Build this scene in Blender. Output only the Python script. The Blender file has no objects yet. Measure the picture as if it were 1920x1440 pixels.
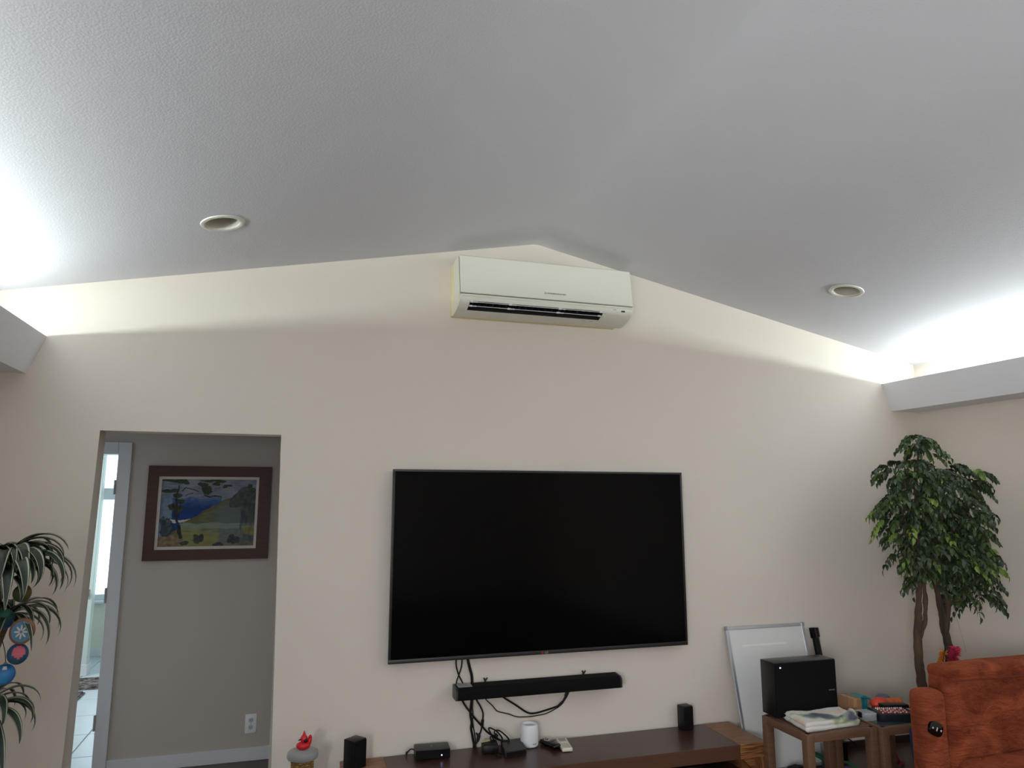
import bpy, bmesh, math, random
from mathutils import Vector, Matrix, Euler, noise as mnoise

random.seed(7)
S = bpy.context.scene
COL = S.collection
PI = math.pi

# ------------------------------------------------------------------ camera
cam_d = bpy.data.cameras.new('camera')
cam = bpy.data.objects.new('camera', cam_d); COL.objects.link(cam)
S.camera = cam
cam_d.sensor_fit = 'HORIZONTAL'; cam_d.sensor_width = 36.0
cam_d.lens = 1346.3 / 1920.0 * 36.0
cam_d.clip_start = 0.05
cam.location = (0, -4.2, 1.6254)
cam.rotation_euler = (math.radians(90 + 9.118), 0, math.radians(-16.963))

# ------------------------------------------------------------------ world, lights, exposure
W = bpy.data.worlds.new('world'); S.world = W; W.use_nodes = True
bg = W.node_tree.nodes['Background']
bg.inputs[0].default_value = (0.75, 0.87, 1.0, 1); bg.inputs[1].default_value = 1.0

def area(name, loc, rot, sx, sy, watts, col, spread=180):
    d = bpy.data.lights.new(name, 'AREA'); d.shape = 'RECTANGLE'
    d.size = sx; d.size_y = sy; d.energy = watts; d.color = col
    d.spread = math.radians(spread)
    o = bpy.data.objects.new(name, d); COL.objects.link(o)
    o.location = loc; o.rotation_euler = rot
    return o
LED = (0.89, 1.0, 0.99)
DAY = (0.97, 0.98, 1.0)
XL, XR, YB = -1.57, 4.44, -8.2          # left wall, right wall, back wall
# LED strips lying in the two coves (light goes up)
TILT = math.radians(66)
area('cove_light_right', (4.365, (YB - .28) / 2, 2.432), (PI, -TILT, 0), 0.02, -YB - 0.30, 74, LED)
area('cove_light_left', (-1.495, (YB - .28) / 2, 2.432), (PI, TILT, 0), 0.02, -YB - 0.30, 60, LED)
# daylight entering by the glass door in the back wall and the window in the left wall
area('daylight_back', (0.0, YB - 0.16, 1.15), (PI / 2, 0, 0), 2.3, 1.9, 9, DAY)
area('daylight_left', (XL - 0.22, -5.9, 1.47), (0, -PI / 2 + math.radians(20), 0), 1.2, 1.7, 172, DAY)   # sky light, slanting down
# added fill light brightening the bathroom floor through a made-up side window
area('fill_bath', (-3.26, 2.6, 1.5), (0, -PI / 2, 0), 1.1, 1.3, 34, (0.86, 0.95, 1.0))

vs = S.view_settings
vs.view_transform = 'Standard'; vs.look = 'None'; vs.gamma = 1.0; vs.use_curve_mapping = False
vs.exposure = 0.13
S.cycles.use_denoising = True
S.cycles.adaptive_threshold = 0.02
S.cycles.max_bounces = 8
S.cycles.diffuse_bounces = 5

# ------------------------------------------------------------------ materials
def lin(c):
    r = []
    for v in c[:3]:
        v /= 255.0
        r.append(v / 12.92 if v <= 0.04045 else ((v + 0.055) / 1.055) ** 2.4)
    return (r[0], r[1], r[2], 1.0)

def mat(name, rgb, rough=0.5, metal=0.0, spec=0.5, var=None, bump=None, sheen=0.0, emit=None, estr=0.0, coat=0.0):
    """var=(scale, second rgb, contrast, stretch) ; bump=(scale, strength, distance)"""
    m = bpy.data.materials.new(name); m.use_nodes = True
    nt = m.node_tree; b = nt.nodes['Principled BSDF']
    b.inputs['Base Color'].default_value = lin(rgb)
    b.inputs['Roughness'].default_value = rough
    b.inputs['Metallic'].default_value = metal
    b.inputs['Specular IOR Level'].default_value = spec
    if sheen: b.inputs['Sheen Weight'].default_value = sheen
    if coat: b.inputs['Coat Weight'].default_value = coat
    if emit:
        b.inputs['Emission Color'].default_value = lin(emit); b.inputs['Emission Strength'].default_value = estr
    tc = nt.nodes.new('ShaderNodeTexCoord')
    if var:
        sc, rgb2, con, stretch = var
        mp = nt.nodes.new('ShaderNodeMapping'); mp.inputs['Scale'].default_value = stretch
        nz = nt.nodes.new('ShaderNodeTexNoise'); nz.inputs['Scale'].default_value = sc; nz.inputs['Detail'].default_value = 5
        rp = nt.nodes.new('ShaderNodeValToRGB')
        rp.color_ramp.elements[0].position = 0.5 - con; rp.color_ramp.elements[0].color = lin(rgb2)
        rp.color_ramp.elements[1].position = 0.5 + con; rp.color_ramp.elements[1].color = lin(rgb)
        nt.links.new(tc.outputs['Object'], mp.inputs[0]); nt.links.new(mp.outputs[0], nz.inputs['Vector'])
        nt.links.new(nz.outputs['Fac'], rp.inputs[0]); nt.links.new(rp.outputs[0], b.inputs['Base Color'])
    if bump:
        sc, st, di = bump
        nz = nt.nodes.new('ShaderNodeTexNoise'); nz.inputs['Scale'].default_value = sc; nz.inputs['Detail'].default_value = 3
        bp = nt.nodes.new('ShaderNodeBump'); bp.inputs['Strength'].default_value = st; bp.inputs['Distance'].default_value = di
        nt.links.new(tc.outputs['Object'], nz.inputs['Vector']); nt.links.new(nz.outputs['Fac'], bp.inputs['Height'])
        nt.links.new(bp.outputs[0], b.inputs['Normal'])
    return m

ONE = (1, 1, 1)
WALL = mat('wall paint cream', (228, 219, 207), 0.62, spec=0.3, bump=(150, 0.10, 0.004))
CEIL = mat('ceiling paint', (217, 217, 222), 0.75, spec=0.2, bump=(135, 0.20, 0.005))
COVE = mat('cove paint', (232, 232, 235), 0.7, spec=0.2, bump=(150, 0.08, 0.003))
TRIMW = mat('white trim paint', (218, 220, 224), 0.4, bump=(60, 0.04, 0.002))
HALLP = mat('hall wall paint', (194, 186, 177), 0.65, spec=0.3, bump=(150, 0.08, 0.003))
BATHP = mat('bath wall paint', (222, 220, 206), 0.6, bump=(120, 0.06, 0.003))
DOORP = mat('bath door paint', (205, 218, 212), 0.35, bump=(50, 0.03, 0.002))
WOODF = mat('floor wood', (84, 58, 46), 0.32, var=(7, (56, 37, 30), 0.3, (12, 0.7, 1)), bump=(40, 0.05, 0.002))
BLACK = mat('black plastic', (16, 16, 18), 0.42, spec=0.35, bump=(300, 0.05, 0.001))
BLACKG = mat('black gloss', (9, 9, 11), 0.16, spec=0.4, var=(3, (7, 7, 8), 0.3, ONE))
BLACKF = mat('black cloth grille', (13, 13, 14), 0.85, spec=0.2, bump=(600, 0.3, 0.001))
RUBBER = mat('cable rubber', (14, 14, 15), 0.5, spec=0.3, bump=(200, 0.05, 0.001))
DARKGREY = mat('dark grey plastic', (44, 46, 48), 0.45, bump=(250, 0.05, 0.001))
WHITEP = mat('white plastic', (236, 238, 242), 0.35, bump=(300, 0.02, 0.001))
METAL = mat('brushed metal', (150, 150, 150), 0.35, metal=1.0, bump=(120, 0.05, 0.001))
CHROME = mat('chrome', (200, 200, 200), 0.15, metal=1.0, bump=(60, 0.02, 0.001))

# ------------------------------------------------------------------ geometry helpers
def obj(name, bm, m, parent=None, smooth=False, angle=None):
    me = bpy.data.meshes.new(name)
    bmesh.ops.recalc_face_normals(bm, faces=bm.faces[:])
    bm.to_mesh(me); bm.free()
    ms = m if isinstance(m, (list, tuple)) else [m]
    for x in ms: me.materials.append(x)
    if smooth:
        me.polygons.foreach_set('use_smooth', [True] * len(me.polygons))
        if angle is not None:
            me.set_sharp_from_angle(angle=math.radians(angle))
    o = bpy.data.objects.new(name, me); COL.objects.link(o)
    if parent: adopt(o, parent)
    return o

def adopt(o, parent):
    o.parent = parent
    p = parent; off = Vector((0, 0, 0))
    while p: off += p.location; p = p.parent
    o.location = -off                 # meshes hold world coordinates, parents only translate

def thing(name, label, cat, loc, group=None):
    o = bpy.data.objects.new(name, None); COL.objects.link(o)
    o.empty_display_size = 0.05
    o.location = loc
    return tag(o, label, cat, group)

def tag(o, label, cat, group=None, kind=None):
    o['label'] = label; o['category'] = cat
    if group: o['group'] = group
    if kind: o['kind'] = kind
    return o

def struct(name, bm, m, parent=None, label=None, smooth=False, angle=None):
    o = obj(name, bm, m, parent, smooth, angle)
    if not parent: o['kind'] = 'structure'
    if label: o['label'] = label
    return o

def NB(): return bmesh.new()

def box(bm, x0, x1, y0, y1, z0, z1, bev=0.0, seg=2, M=None):
    vs_ = [bm.verts.new((x, y, z)) for x in (x0, x1) for y in (y0, y1) for z in (z0, z1)]
    fs = [bm.faces.new([vs_[i] for i in f]) for f in ((0, 1, 3, 2), (4, 6, 7, 5), (0, 4, 5, 1), (2, 3, 7, 6), (0, 2, 6, 4), (1, 5, 7, 3))]
    ed = list({e for f in fs for e in f.edges})
    geo = vs_
    if bev > 0:
        r = bmesh.ops.bevel(bm, geom=ed, offset=bev, segments=seg, affect='EDGES', profile=0.5)
        geo = list({v for f in r['faces'] for v in f.verts} | {v for v in vs_ if v.is_valid})
    if M is not None:
        for v in geo: v.co = M @ v.co
    return geo

def catmull(pts, n=6, closed=False):
    P = [Vector(p) for p in pts]
    out = []
    N = len(P)
    rng = range(N) if closed else range(N - 1)
    for i in rng:
        p0 = P[(i - 1) % N] if (closed or i > 0) else P[0]
        p1 = P[i]; p2 = P[(i + 1) % N]
        p3 = P[(i + 2) % N] if (closed or i + 2 < N) else P[-1]
        for k in range(n):
            t = k / n
            out.append(0.5 * ((2 * p1) + (p2 - p0) * t + (2 * p0 - 5 * p1 + 4 * p2 - p3) * t * t + (3 * p1 - p0 - 3 * p2 + p3) * t ** 3))
    if not closed: out.append(P[-1].copy())
    return out

def tube(bm, pts, r, n=8, closed=False, smooth=6):
    pts = catmull(pts, smooth, closed) if smooth else [Vector(p) for p in pts]
    N = len(pts); rings = []
    up = Vector((0, 0, 1)); prev = None
    for i, p in enumerate(pts):
        a = pts[(i - 1) % N] if (closed or i) else p
        b = pts[(i + 1) % N] if (closed or i < N - 1) else p
        t = (b - a).normalized()
        if prev is None:
            u = up if abs(t.z) < 0.9 else Vector((1, 0, 0))
            nrm = (u - t * u.dot(t)).normalized()
        else:
            nrm = (prev - t * prev.dot(t)).normalized()
        prev = nrm; bn = t.cross(nrm)
        rr = r(i / max(1, N - 1)) if callable(r) else r
        rings.append([bm.verts.new(p + (nrm * math.cos(2 * PI * k / n) + bn * math.sin(2 * PI * k / n)) * rr) for k in range(n)])
    for i in range(N if closed else N - 1):
        A = rings[i]; B = rings[(i + 1) % N]
        for k in range(n): bm.faces.new((A[k], A[(k + 1) % n], B[(k + 1) % n], B[k]))
    if not closed:
        bm.faces.new(rings[0][::-1]); bm.faces.new(rings[-1])

def lathe(bm, prof, c, n=32, M=None):
    rings = []
    new = []
    for r, z in prof:
        if r < 1e-6:
            v = bm.verts.new((c[0], c[1], c[2] + z)); rings.append([v]); new.append(v)
        else:
            R_ = [bm.verts.new((c[0] + r * math.cos(2 * PI * k / n), c[1] + r * math.sin(2 * PI * k / n), c[2] + z)) for k in range(n)]
            rings.append(R_); new += R_
    for A, B in zip(rings, rings[1:]):
        for k in range(n):
            k2 = (k + 1) % n
            if len(A) == 1 and len(B) == 1: continue
            if len(A) == 1: bm.faces.new((A[0], B[k2], B[k]))
            elif len(B) == 1: bm.faces.new((A[k], A[k2], B[0]))
            else: bm.faces.new((A[k], A[k2], B[k2], B[k]))
    if M is not None:
        for v in new: v.co = M @ v.co
    return new

def prism(bm, poly, axis, d0, d1):
    """poly of 2D points, extruded along axis between d0 and d1 (axis y: points are (x, z); axis x: points are (y, z); axis z: (x, y))"""
    def P(a, b, d):
        return {'y': (a, d, b), 'x': (d, a, b), 'z': (a, b, d)}[axis]
    A = [bm.verts.new(P(a, b, d0)) for a, b in poly]
    B = [bm.verts.new(P(a, b, d1)) for a, b in poly]
    n = len(poly)
    f0 = bm.faces.new(A); f1 = bm.faces.new(B[::-1])
    for k in range(n): bm.faces.new((A[k], B[k], B[(k + 1) % n], A[(k + 1) % n]))
    return A, B, f0, f1

def softbox(name, x0, x1, y0, y1, z0, z1, m, parent, bev=0.06, bulge=0.0, amp=0.0, freq=6.0, cuts=7, seg=3, M=None):
    """upholstered block: bevelled box, subdivided, faces bulged and gently uneven"""
    bm = NB(); box(bm, x0, x1, y0, y1, z0, z1, bev, seg)
    ed = [e for e in bm.edges if e.calc_length() > bev * 1.2]
    bmesh.ops.subdivide_edges(bm, edges=ed, cuts=cuts, use_grid_fill=True)
    bm.normal_update()
    c = Vector(((x0 + x1) / 2, (y0 + y1) / 2, (z0 + z1) / 2)); h = Vector(((x1 - x0) / 2, (y1 - y0) / 2, (z1 - z0) / 2))
    for v in bm.verts:
        q = [(v.co[i] - c[i]) / h[i] for i in range(3)]
        w = [max(0, 1 - q[i] ** 2) for i in range(3)]
        d = Vector((q[0] * w[1] * w[2], q[1] * w[0] * w[2], q[2] * w[0] * w[1])) * bulge
        nn = mnoise.noise(v.co * freq) * amp + mnoise.noise(v.co * freq * 2.3) * amp * 0.5
        v.co = v.co + d + v.normal * nn
        if M is not None: v.co = M @ v.co
    return obj(name, bm, m, parent, True)

def text(name, body, size, loc, rot, m, parent, align='CENTER', ext=0.0004):
    cu = bpy.data.curves.new(name, 'FONT'); cu.body = body; cu.size = size; cu.align_x = align; cu.align_y = 'CENTER'
    cu.extrude = ext; cu.resolution_u = 2
    cu.materials.append(m)
    tmp = bpy.data.objects.new(name, cu); COL.objects.link(tmp)
    me = bpy.data.meshes.new_from_object(tmp.evaluated_get(bpy.context.evaluated_depsgraph_get()))
    bpy.data.objects.remove(tmp)
    me.name = name; o = bpy.data.objects.new(name, me); COL.objects.link(o)
    o.parent = parent
    p = parent; off = Vector((0, 0, 0))
    while p: off += p.location; p = p.parent
    o.location = Vector(loc) - off; o.rotation_euler = rot
    return o

def rotz_about(x, y, a): return Matrix.Translation((x, y, 0)) @ Matrix.Rotation(a, 4, 'Z') @ Matrix.Translation((-x, -y, 0))

# ================================================================== ROOM SHELL
AX, AZ = 1.443, 3.2525                      # ridge
SL, SR = 0.192, 0.211
def ceil_z(x): return AZ - (AX - x) * SL if x < AX else AZ - (x - AX) * SR
DXL, DXR, DZ = -0.985, -0.045, 2.0          # doorway
TH = 0.13

# front wall with a bullnosed doorway
bm = NB()
A, B, f0, f1 = prism(bm, [(XL - .1, 0), (DXL, 0), (DXL, DZ), (DXR, DZ), (DXR, 0), (XR + .1, 0), (XR + .1, 3.4), (XL - .1, 3.4)], 'y', 0.0, TH)
bm.edges.ensure_lookup_table()
sel = []
for e in bm.edges:
    a, b = e.verts[0].co, e.verts[1].co
    if abs(a.y - b.y) < 1e-6 and all(DXL - 1e-4 < p.x < DXR + 1e-4 and p.z < DZ + 1e-4 for p in (a, b)): 
        if not (abs(a.z) < 1e-5 and abs(b.z) < 1e-5): sel.append(e)
bmesh.ops.bevel(bm, geom=sel, offset=0.02, segments=4, affect='EDGES', profile=0.5)
struct('wall_front', bm, WALL, label='cream front wall with a rounded doorway', smooth=True, angle=25)

# ceiling: two slopes, each with a round hole for the recessed lamp
LAMPS = [(-0.362, -0.735), (3.195, -0.735)]
RH = 0.080
bm = NB()
def slope(x0, x1, cx, cy):
    q = 0.14
    xs = [x0, cx - q, cx + q, x1]; ys = [YB - .1, cy - q, cy + q, 0.02]
    V = {}
    def v(x, y):
        k = (round(x, 5), round(y, 5))
        if k not in V: V[k] = bm.verts.new((x, y, ceil_z(x)))
        return V[k]
    n = 8
    side = []
    for i in range(n): side.append((cx - q + 2 * q * i / n, cy - q))
    for i in range(n): side.append((cx + q, cy - q + 2 * q * i / n))
    for i in range(n): side.append((cx + q - 2 * q * i / n, cy + q))
    for i in range(n): side.append((cx - q, cy + q - 2 * q * i / n))
    circ = []
    for (x, y) in side:
        a = math.atan2(y - cy, x - cx)
        circ.append(bm.verts.new((cx + RH * math.cos(a), cy + RH * math.sin(a), ceil_z(cx + RH * math.cos(a)))))
    sv = [v(*p) for p in side]
    N = len(side)
    for i in range(N): bm.faces.new((sv[i], sv[(i + 1) % N], circ[(i + 1) % N], circ[i]))
    for i in range(3):
        for j in range(3):
            if i == 1 and j == 1: continue
            if (i == 1) != (j == 1):
                # cells that touch the square use its subdivided edge
                if i == 1 and j == 0: bm.faces.new([v(xs[1], ys[0])] + [v(xs[2], ys[0])] + [v(cx + q, cy - q)] + [sv[k] for k in range(n - 1, -1, -1)])
                if i == 2 and j == 1: bm.faces.new([v(xs[3], ys[1]), v(xs[3], ys[2]), v(cx + q, cy + q)] + [sv[k] for k in range(2 * n - 1, n - 1, -1)])
                if i == 1 and j == 2: bm.faces.new([v(xs[2], ys[3]), v(xs[1], ys[3]), v(cx - q, cy + q)] + [sv[k] for k in range(3 * n - 1, 2 * n - 1, -1)])
                if i == 0 and j == 1: bm.faces.new([v(xs[0], ys[2]), v(xs[0], ys[1]), v(cx - q, cy - q)] + [sv[k] for k in range(4 * n - 1, 3 * n - 1, -1)])
            else:
                bm.faces.new((v(xs[i], ys[j]), v(xs[i + 1], ys[j]), v(xs[i + 1], ys[j + 1]), v(xs[i], ys[j + 1])))
slope(XL - .05, AX, *LAMPS[0]); slope(AX, XR + .05, *LAMPS[1])
bmesh.ops.remove_doubles(bm, verts=bm.verts[:], dist=1e-4)
rid = [e for e in bm.edges if all(abs(v.co.x - AX) < 1e-3 for v in e.verts)]
bmesh.ops.bevel(bm, geom=rid, offset=.03, segments=4, affect='EDGES', profile=0.5)
struct('ceiling', bm, CEIL, label='textured white vaulted ceiling')

# floors
bm = NB(); box(bm, XL - .1, XR + .1, YB - .1, 0.92, -0.05, 0.0)
struct('floor', bm, WOODF, label='dark wood floor')

# right wall
bm = NB(); box(bm, XR, XR + .1, YB - .1, 0.0, 0, 3.0); struct('wall_right', bm, WALL)
# left wall with a window opening, back wall with a glass door opening
bm = NB()
for a in ((YB - .1, -6.8, 0, 3.2), (-5.0, 0.0, 0, 3.2), (-6.8, -5.0, 0, 0.8), (-6.8, -5.0, 2.1, 3.2)):
    box(bm, XL - .1, XL, a[0], a[1], a[2], a[3])
struct('wall_left', bm, WALL)
bm = NB()
for a in ((XL - .1, -1.2, 0, 3.4), (1.2, XR + .1, 0, 3.4), (-1.2, 1.2, 0, 0.15), (-1.2, 1.2, 2.15, 3.4)):
    box(bm, a[0], a[1], YB - .1, YB, a[2], a[3])
struct('wall_back', bm, WALL)
GLASS = bpy.data.materials.new('window glass'); GLASS.use_nodes = True
nt = GLASS.node_tree; nt.nodes.clear()
_o = nt.nodes.new('ShaderNodeOutputMaterial'); _m = nt.nodes.new('ShaderNodeMixShader'); _t = nt.nodes.new('ShaderNodeBsdfTransparent'); _g = nt.nodes.new('ShaderNodeBsdfGlossy')
_g.inputs['Roughness'].default_value = 0.02; _m.inputs[0].default_value = 0.06
nt.links.new(_t.outputs[0], _m.inputs[1]); nt.links.new(_g.outputs[0], _m.inputs[2]); nt.links.new(_m.outputs[0], _o.inputs[0])
bm = NB()
for a in ((-1.2, -1.14, .15, 2.15), (1.14, 1.2, .15, 2.15), (-.03, .03, .21, 2.09), (-1.14, 1.14, .15, .21), (-1.14, 1.14, 2.09, 2.15)):
    box(bm, a[0], a[1], YB - .08, YB - .02, a[2], a[3])
w2 = struct('window_2', bm, TRIMW)
for a in ((-1.14, -.03), (.03, 1.14)):
    bm = NB(); box(bm, a[0], a[1], YB - .055, YB - .049, .21, 2.09); struct('pane', bm, GLASS, w2)
bm = NB()
for a in ((-6.8, -6.75, .8, 2.1), (-5.05, -5.0, .8, 2.1), (-6.75, -5.05, .8, .85), (-6.75, -5.05, 2.05, 2.1)):
    box(bm, XL - .08, XL - .02, a[0], a[1], a[2], a[3])
w3 = struct('window_3', bm, TRIMW)
bm = NB(); box(bm, XL - .055, XL - .049, -6.75, -5.05, .85, 2.05); struct('pane', bm, GLASS, w3)

# coves: sloped fascia, soffit, trough with a shelf for the light strip
def cove(name, s):
    mx = lambda x: x if s > 0 else 2 * 1.435 - x
    poly = [(4.122, 2.462), (4.197, 2.262), (4.46, 2.262), (4.46, 2.405), (4.165, 2.405), (4.150, 2.462)]
    bm = NB(); prism(bm, [(mx(x), z) for x, z in poly], 'y', YB, 0.0)
    return struct(name, bm, COVE)
cove('trim_1', 1); cove('trim_2', -1)

# low dark shoe moulding along the front wall, white baseboards on the right wall and in the hall
bm = NB(); box(bm, DXR + .03, XR, -0.014, 0, 0, 0.045, .004); struct('baseboard_front', bm, mat('dark moulding', (52, 38, 34), .5, var=(8, (40, 30, 27), .3, (1, 6, 6))))
bm = NB(); box(bm, XR - 0.014, XR, YB, -0.014, 0, 0.09, .004); struct('baseboard_right', bm, TRIMW)

# ---- hall behind the doorway
YH = 0.92
bm = NB()
for a in ((-0.98 - .04, 1.3, 0, 2.45), (-2.2, -1.82, 0, 2.45), (-1.82, -1.02, 1.95, 2.45)):
    box(bm, a[0], a[1], YH, YH + .12, a[2], a[3])
struct('wall_hall', bm, HALLP, label='grey hall wall behind the doorway')
bm = NB(); box(bm, -2.2, 1.3, TH, YH, 2.35, 2.45); struct('ceiling_hall', bm, CEIL)
bm = NB(); box(bm, 1.2, 1.3, TH, YH, 0, 2.4); struct('wall_hall_right', bm, HALLP)
bm = NB(); box(bm, -2.2, -2.1, TH, YH, 0, 2.4); struct('wall_hall_left', bm, HALLP)
bm = NB(); box(bm, -0.98, 1.2, YH - .014, YH, 0, .08, .003); struct('baseboard_hall', bm, TRIMW)
# bathroom door casing
d1 = bm = NB()
box(bm, -1.057, -0.98, YH - .018, YH, 0, 1.985, .004); 
d1 = struct('door_1', bm, TRIMW, label='white bathroom door casing')
bm = NB(); box(bm, -1.86, -1.057, YH - .018, YH, 1.908, 1.985, .004); struct('head_casing', bm, TRIMW, d1)
bm = NB(); box(bm, -1.86, -1.80, YH - .018, YH, 0, 1.908, .004); struct('side_casing', bm, TRIMW, d1)
bm = NB(); box(bm, -1.057, -1.02, YH, YH + .13, 0, 1.95, .003); struct('jamb', bm, TRIMW, d1)
bm = NB(); box(bm, -1.80, -1.057, YH, YH + .13, 1.908, 1.95, .003); struct('head_jamb', bm, TRIMW, d1)
for z in (1.70, 1.04, 0.30):
    bm = NB(); box(bm, -1.062, -1.055, YH - .021, YH + .01, z - .045, z + .045, .002)
    tube(bm, [(-1.062, YH - .022, z - .045), (-1.062, YH - .022, z + .045)], .005, 8, smooth=0)
    struct('hinge', bm, mat('hinge metal', (176, 176, 176), .5, metal=.3, bump=(60, .02, .001)) if 'hinge metal' not in bpy.data.materials else bpy.data.materials['hinge metal'], d1)

# ---- bathroom
bm = NB(); box(bm, -3.2, -0.7, YH, 4.75, -.06, -.006); fl = struct('floor_bath', bm, mat('grout', (186, 190, 192), .8, bump=(80, .1, .002)), label='pale tiled bathroom floor')
TILE = mat('floor tile', (214, 222, 228), .28, var=(3, (204, 212, 219), .35, ONE), bump=(30, .03, .002))
me_t = None; me_h = None
for ix in range(-4, 2):
    for iy in range(0, 8):
        x0 = -1.276 + .5 * ix; y0 = 1.04 + .5 * iy - .25
        if x0 < -3.0 or x0 > -.9: continue
        if me_t is None:
            bm = NB(); box(bm, .004, .496, .004, .496, -.006, 0.0, .0015, 1)
            o = obj('tile', bm, TILE); me_t = o.data
        else:
            o = bpy.data.objects.new('tile', me_t); COL.objects.link(o)
        if iy == 0:
            if me_h is None:
                bm = NB(); box(bm, .004, .496, .254, .496, -.006, 0.0, .0015, 1); q_ = obj('tile', bm, TILE); me_h = q_.data; bpy.data.objects.remove(q_)
            o.data = me_h
        o.parent = fl; o.location = (x0, y0, 0)
bm = NB(); box(bm, -3.2, -.7, YH + .12, 4.75, 2.5, 2.6); struct('ceiling_bath', bm, CEIL)
bm = NB(); box(bm, -.8, -.7, YH + .12, 4.7, 0, 2.5); struct('wall_bath_right', bm, BATHP)
bm = NB()
for a in ((YH + .12, 1.9, 0, 2.5), (3.3, 4.7, 0, 2.5), (1.9, 3.3, 0, .9), (1.9, 3.3, 2.1, 2.5)): box(bm, -3.2, -3.1, a[0], a[1], a[2], a[3])
struct('wall_bath_left', bm, BATHP)  # opening cut only to let the added fill light in
bm = NB()
for a in ((1.9, 1.95, .9, 2.1), (3.25, 3.3, .9, 2.1), (1.95, 3.25, .9, .95), (1.95, 3.25, 2.05, 2.1)): box(bm, -3.18, -3.12, a[0], a[1], a[2], a[3])
w4 = struct('window_bath_added', bm, TRIMW)  # unseen window frame, added around the bathroom fill light
bm = NB(); box(bm, -3.153, -3.147, 1.95, 3.25, .95, 2.05); struct('pane', bm, GLASS, w4)
bm = NB()
for a in ((-3.2, -2.45, 0, 2.5), (-1.35, -.7, 0, 2.5), (-2.45, -1.35, 0, .57), (-2.45, -1.35, 2.35, 2.5)):
    box(bm, a[0], a[1], 4.6, 4.7, a[2], a[3])
struct('wall_bath_back', bm, BATHP)
bm = NB(); box(bm, -3.1, -.8, 4.586, 4.6, 0, .09, .003); struct('baseboard_bath', bm, TRIMW)
FROST = mat('frosted glass', (225, 240, 248), .6, emit=(205, 235, 255), estr=2.1, var=(14, (208, 228, 240), .3, ONE))
bm = NB()
for a in ((-2.45, -2.39, .57, 2.35), (-1.41, -1.35, .57, 2.35), (-2.39, -1.41, .57, .63), (-2.39, -1.41, 1.62, 1.745), (-2.39, -1.41, 2.29, 2.35)):
    box(bm, a[0], a[1], 4.60, 4.66, a[2], a[3], .004)
w1 = struct('window_1', bm, TRIMW, label='frosted bathroom window')
bm = NB(); box(bm, -2.39, -1.41, 4.63, 4.636, .63, 1.62); struct('pane', bm, FROST, w1)
bm = NB(); box(bm, -2.39, -1.41, 4.63, 4.636, 1.745, 2.29); struct('pane', bm, FROST, w1)
bm = NB(); box(bm, -2.5, -1.3, 4.53, 4.60, .545, .57, .004); struct('sill', bm, TRIMW, w1)
# stub partition with an open door leaf beside the window
bm = NB(); box(bm, -3.1, -1.752, 3.70, 3.80, 0, 2.5, .004)
d2 = struct('door_2', bm, DOORP, label='pale green-white inner door panel in the bathroom')
bm = NB(); box(bm, -3.1, -1.742, 3.686, 3.70, 0, .1, .003); box(bm, -1.752, -1.74, 3.69, 3.81, 0, .1, .003); struct('kick_board', bm, TRIMW, d2)
bm = NB(); tube(bm, [(-1.80, 3.70, .735), (-1.80, 3.665, .735)], .014, 12, smooth=0); box(bm, -1.825, -1.775, 3.694, 3.70, .69, .78, .003)
lathe(bm, [(0, .0), (.02, .004), (.026, .016), (.02, .03), (0, .034)], (0, 0, 0), 16, Matrix.Translation((-1.80, 3.668, .735)) @ Matrix.Rotation(PI / 2, 4, 'X'))
struct('knob', bm, CHROME, d2, smooth=True, angle=40)

# bath mats: slab with tufted ridges
MATS = mat('mottled chenille', (150, 140, 138), .95, spec=.1, var=(22, (62, 54, 56), .12, (1, 3, 1)), bump=(120, .6, .006))
def bath_mat(x0, x1, y0, y1, label):
    bm = NB(); box(bm, x0, x1, y0, y1, 0.0, .012, .005)
    n = int((y1 - y0) / .03)
    for i in range(n):
        y = y0 + .02 + i * (y1 - y0 - .04) / max(1, n - 1)
        tube(bm, [(x0 + .015, y, .014), (x1 - .015, y, .014)], .010, 6, smooth=0)
    return tag(obj('bath_mat', bm, MATS, smooth=True, angle=50), label, 'mat', 'mats on the bathroom tiles')
bath_mat(-2.15, -1.45, 3.12, 3.52, 'mottled grey bath mat lying nearer the bathroom window')
bath_mat(-2.3, -1.585, 2.62, 3.0, 'mottled grey bath mat lying nearer the hall door')

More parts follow.
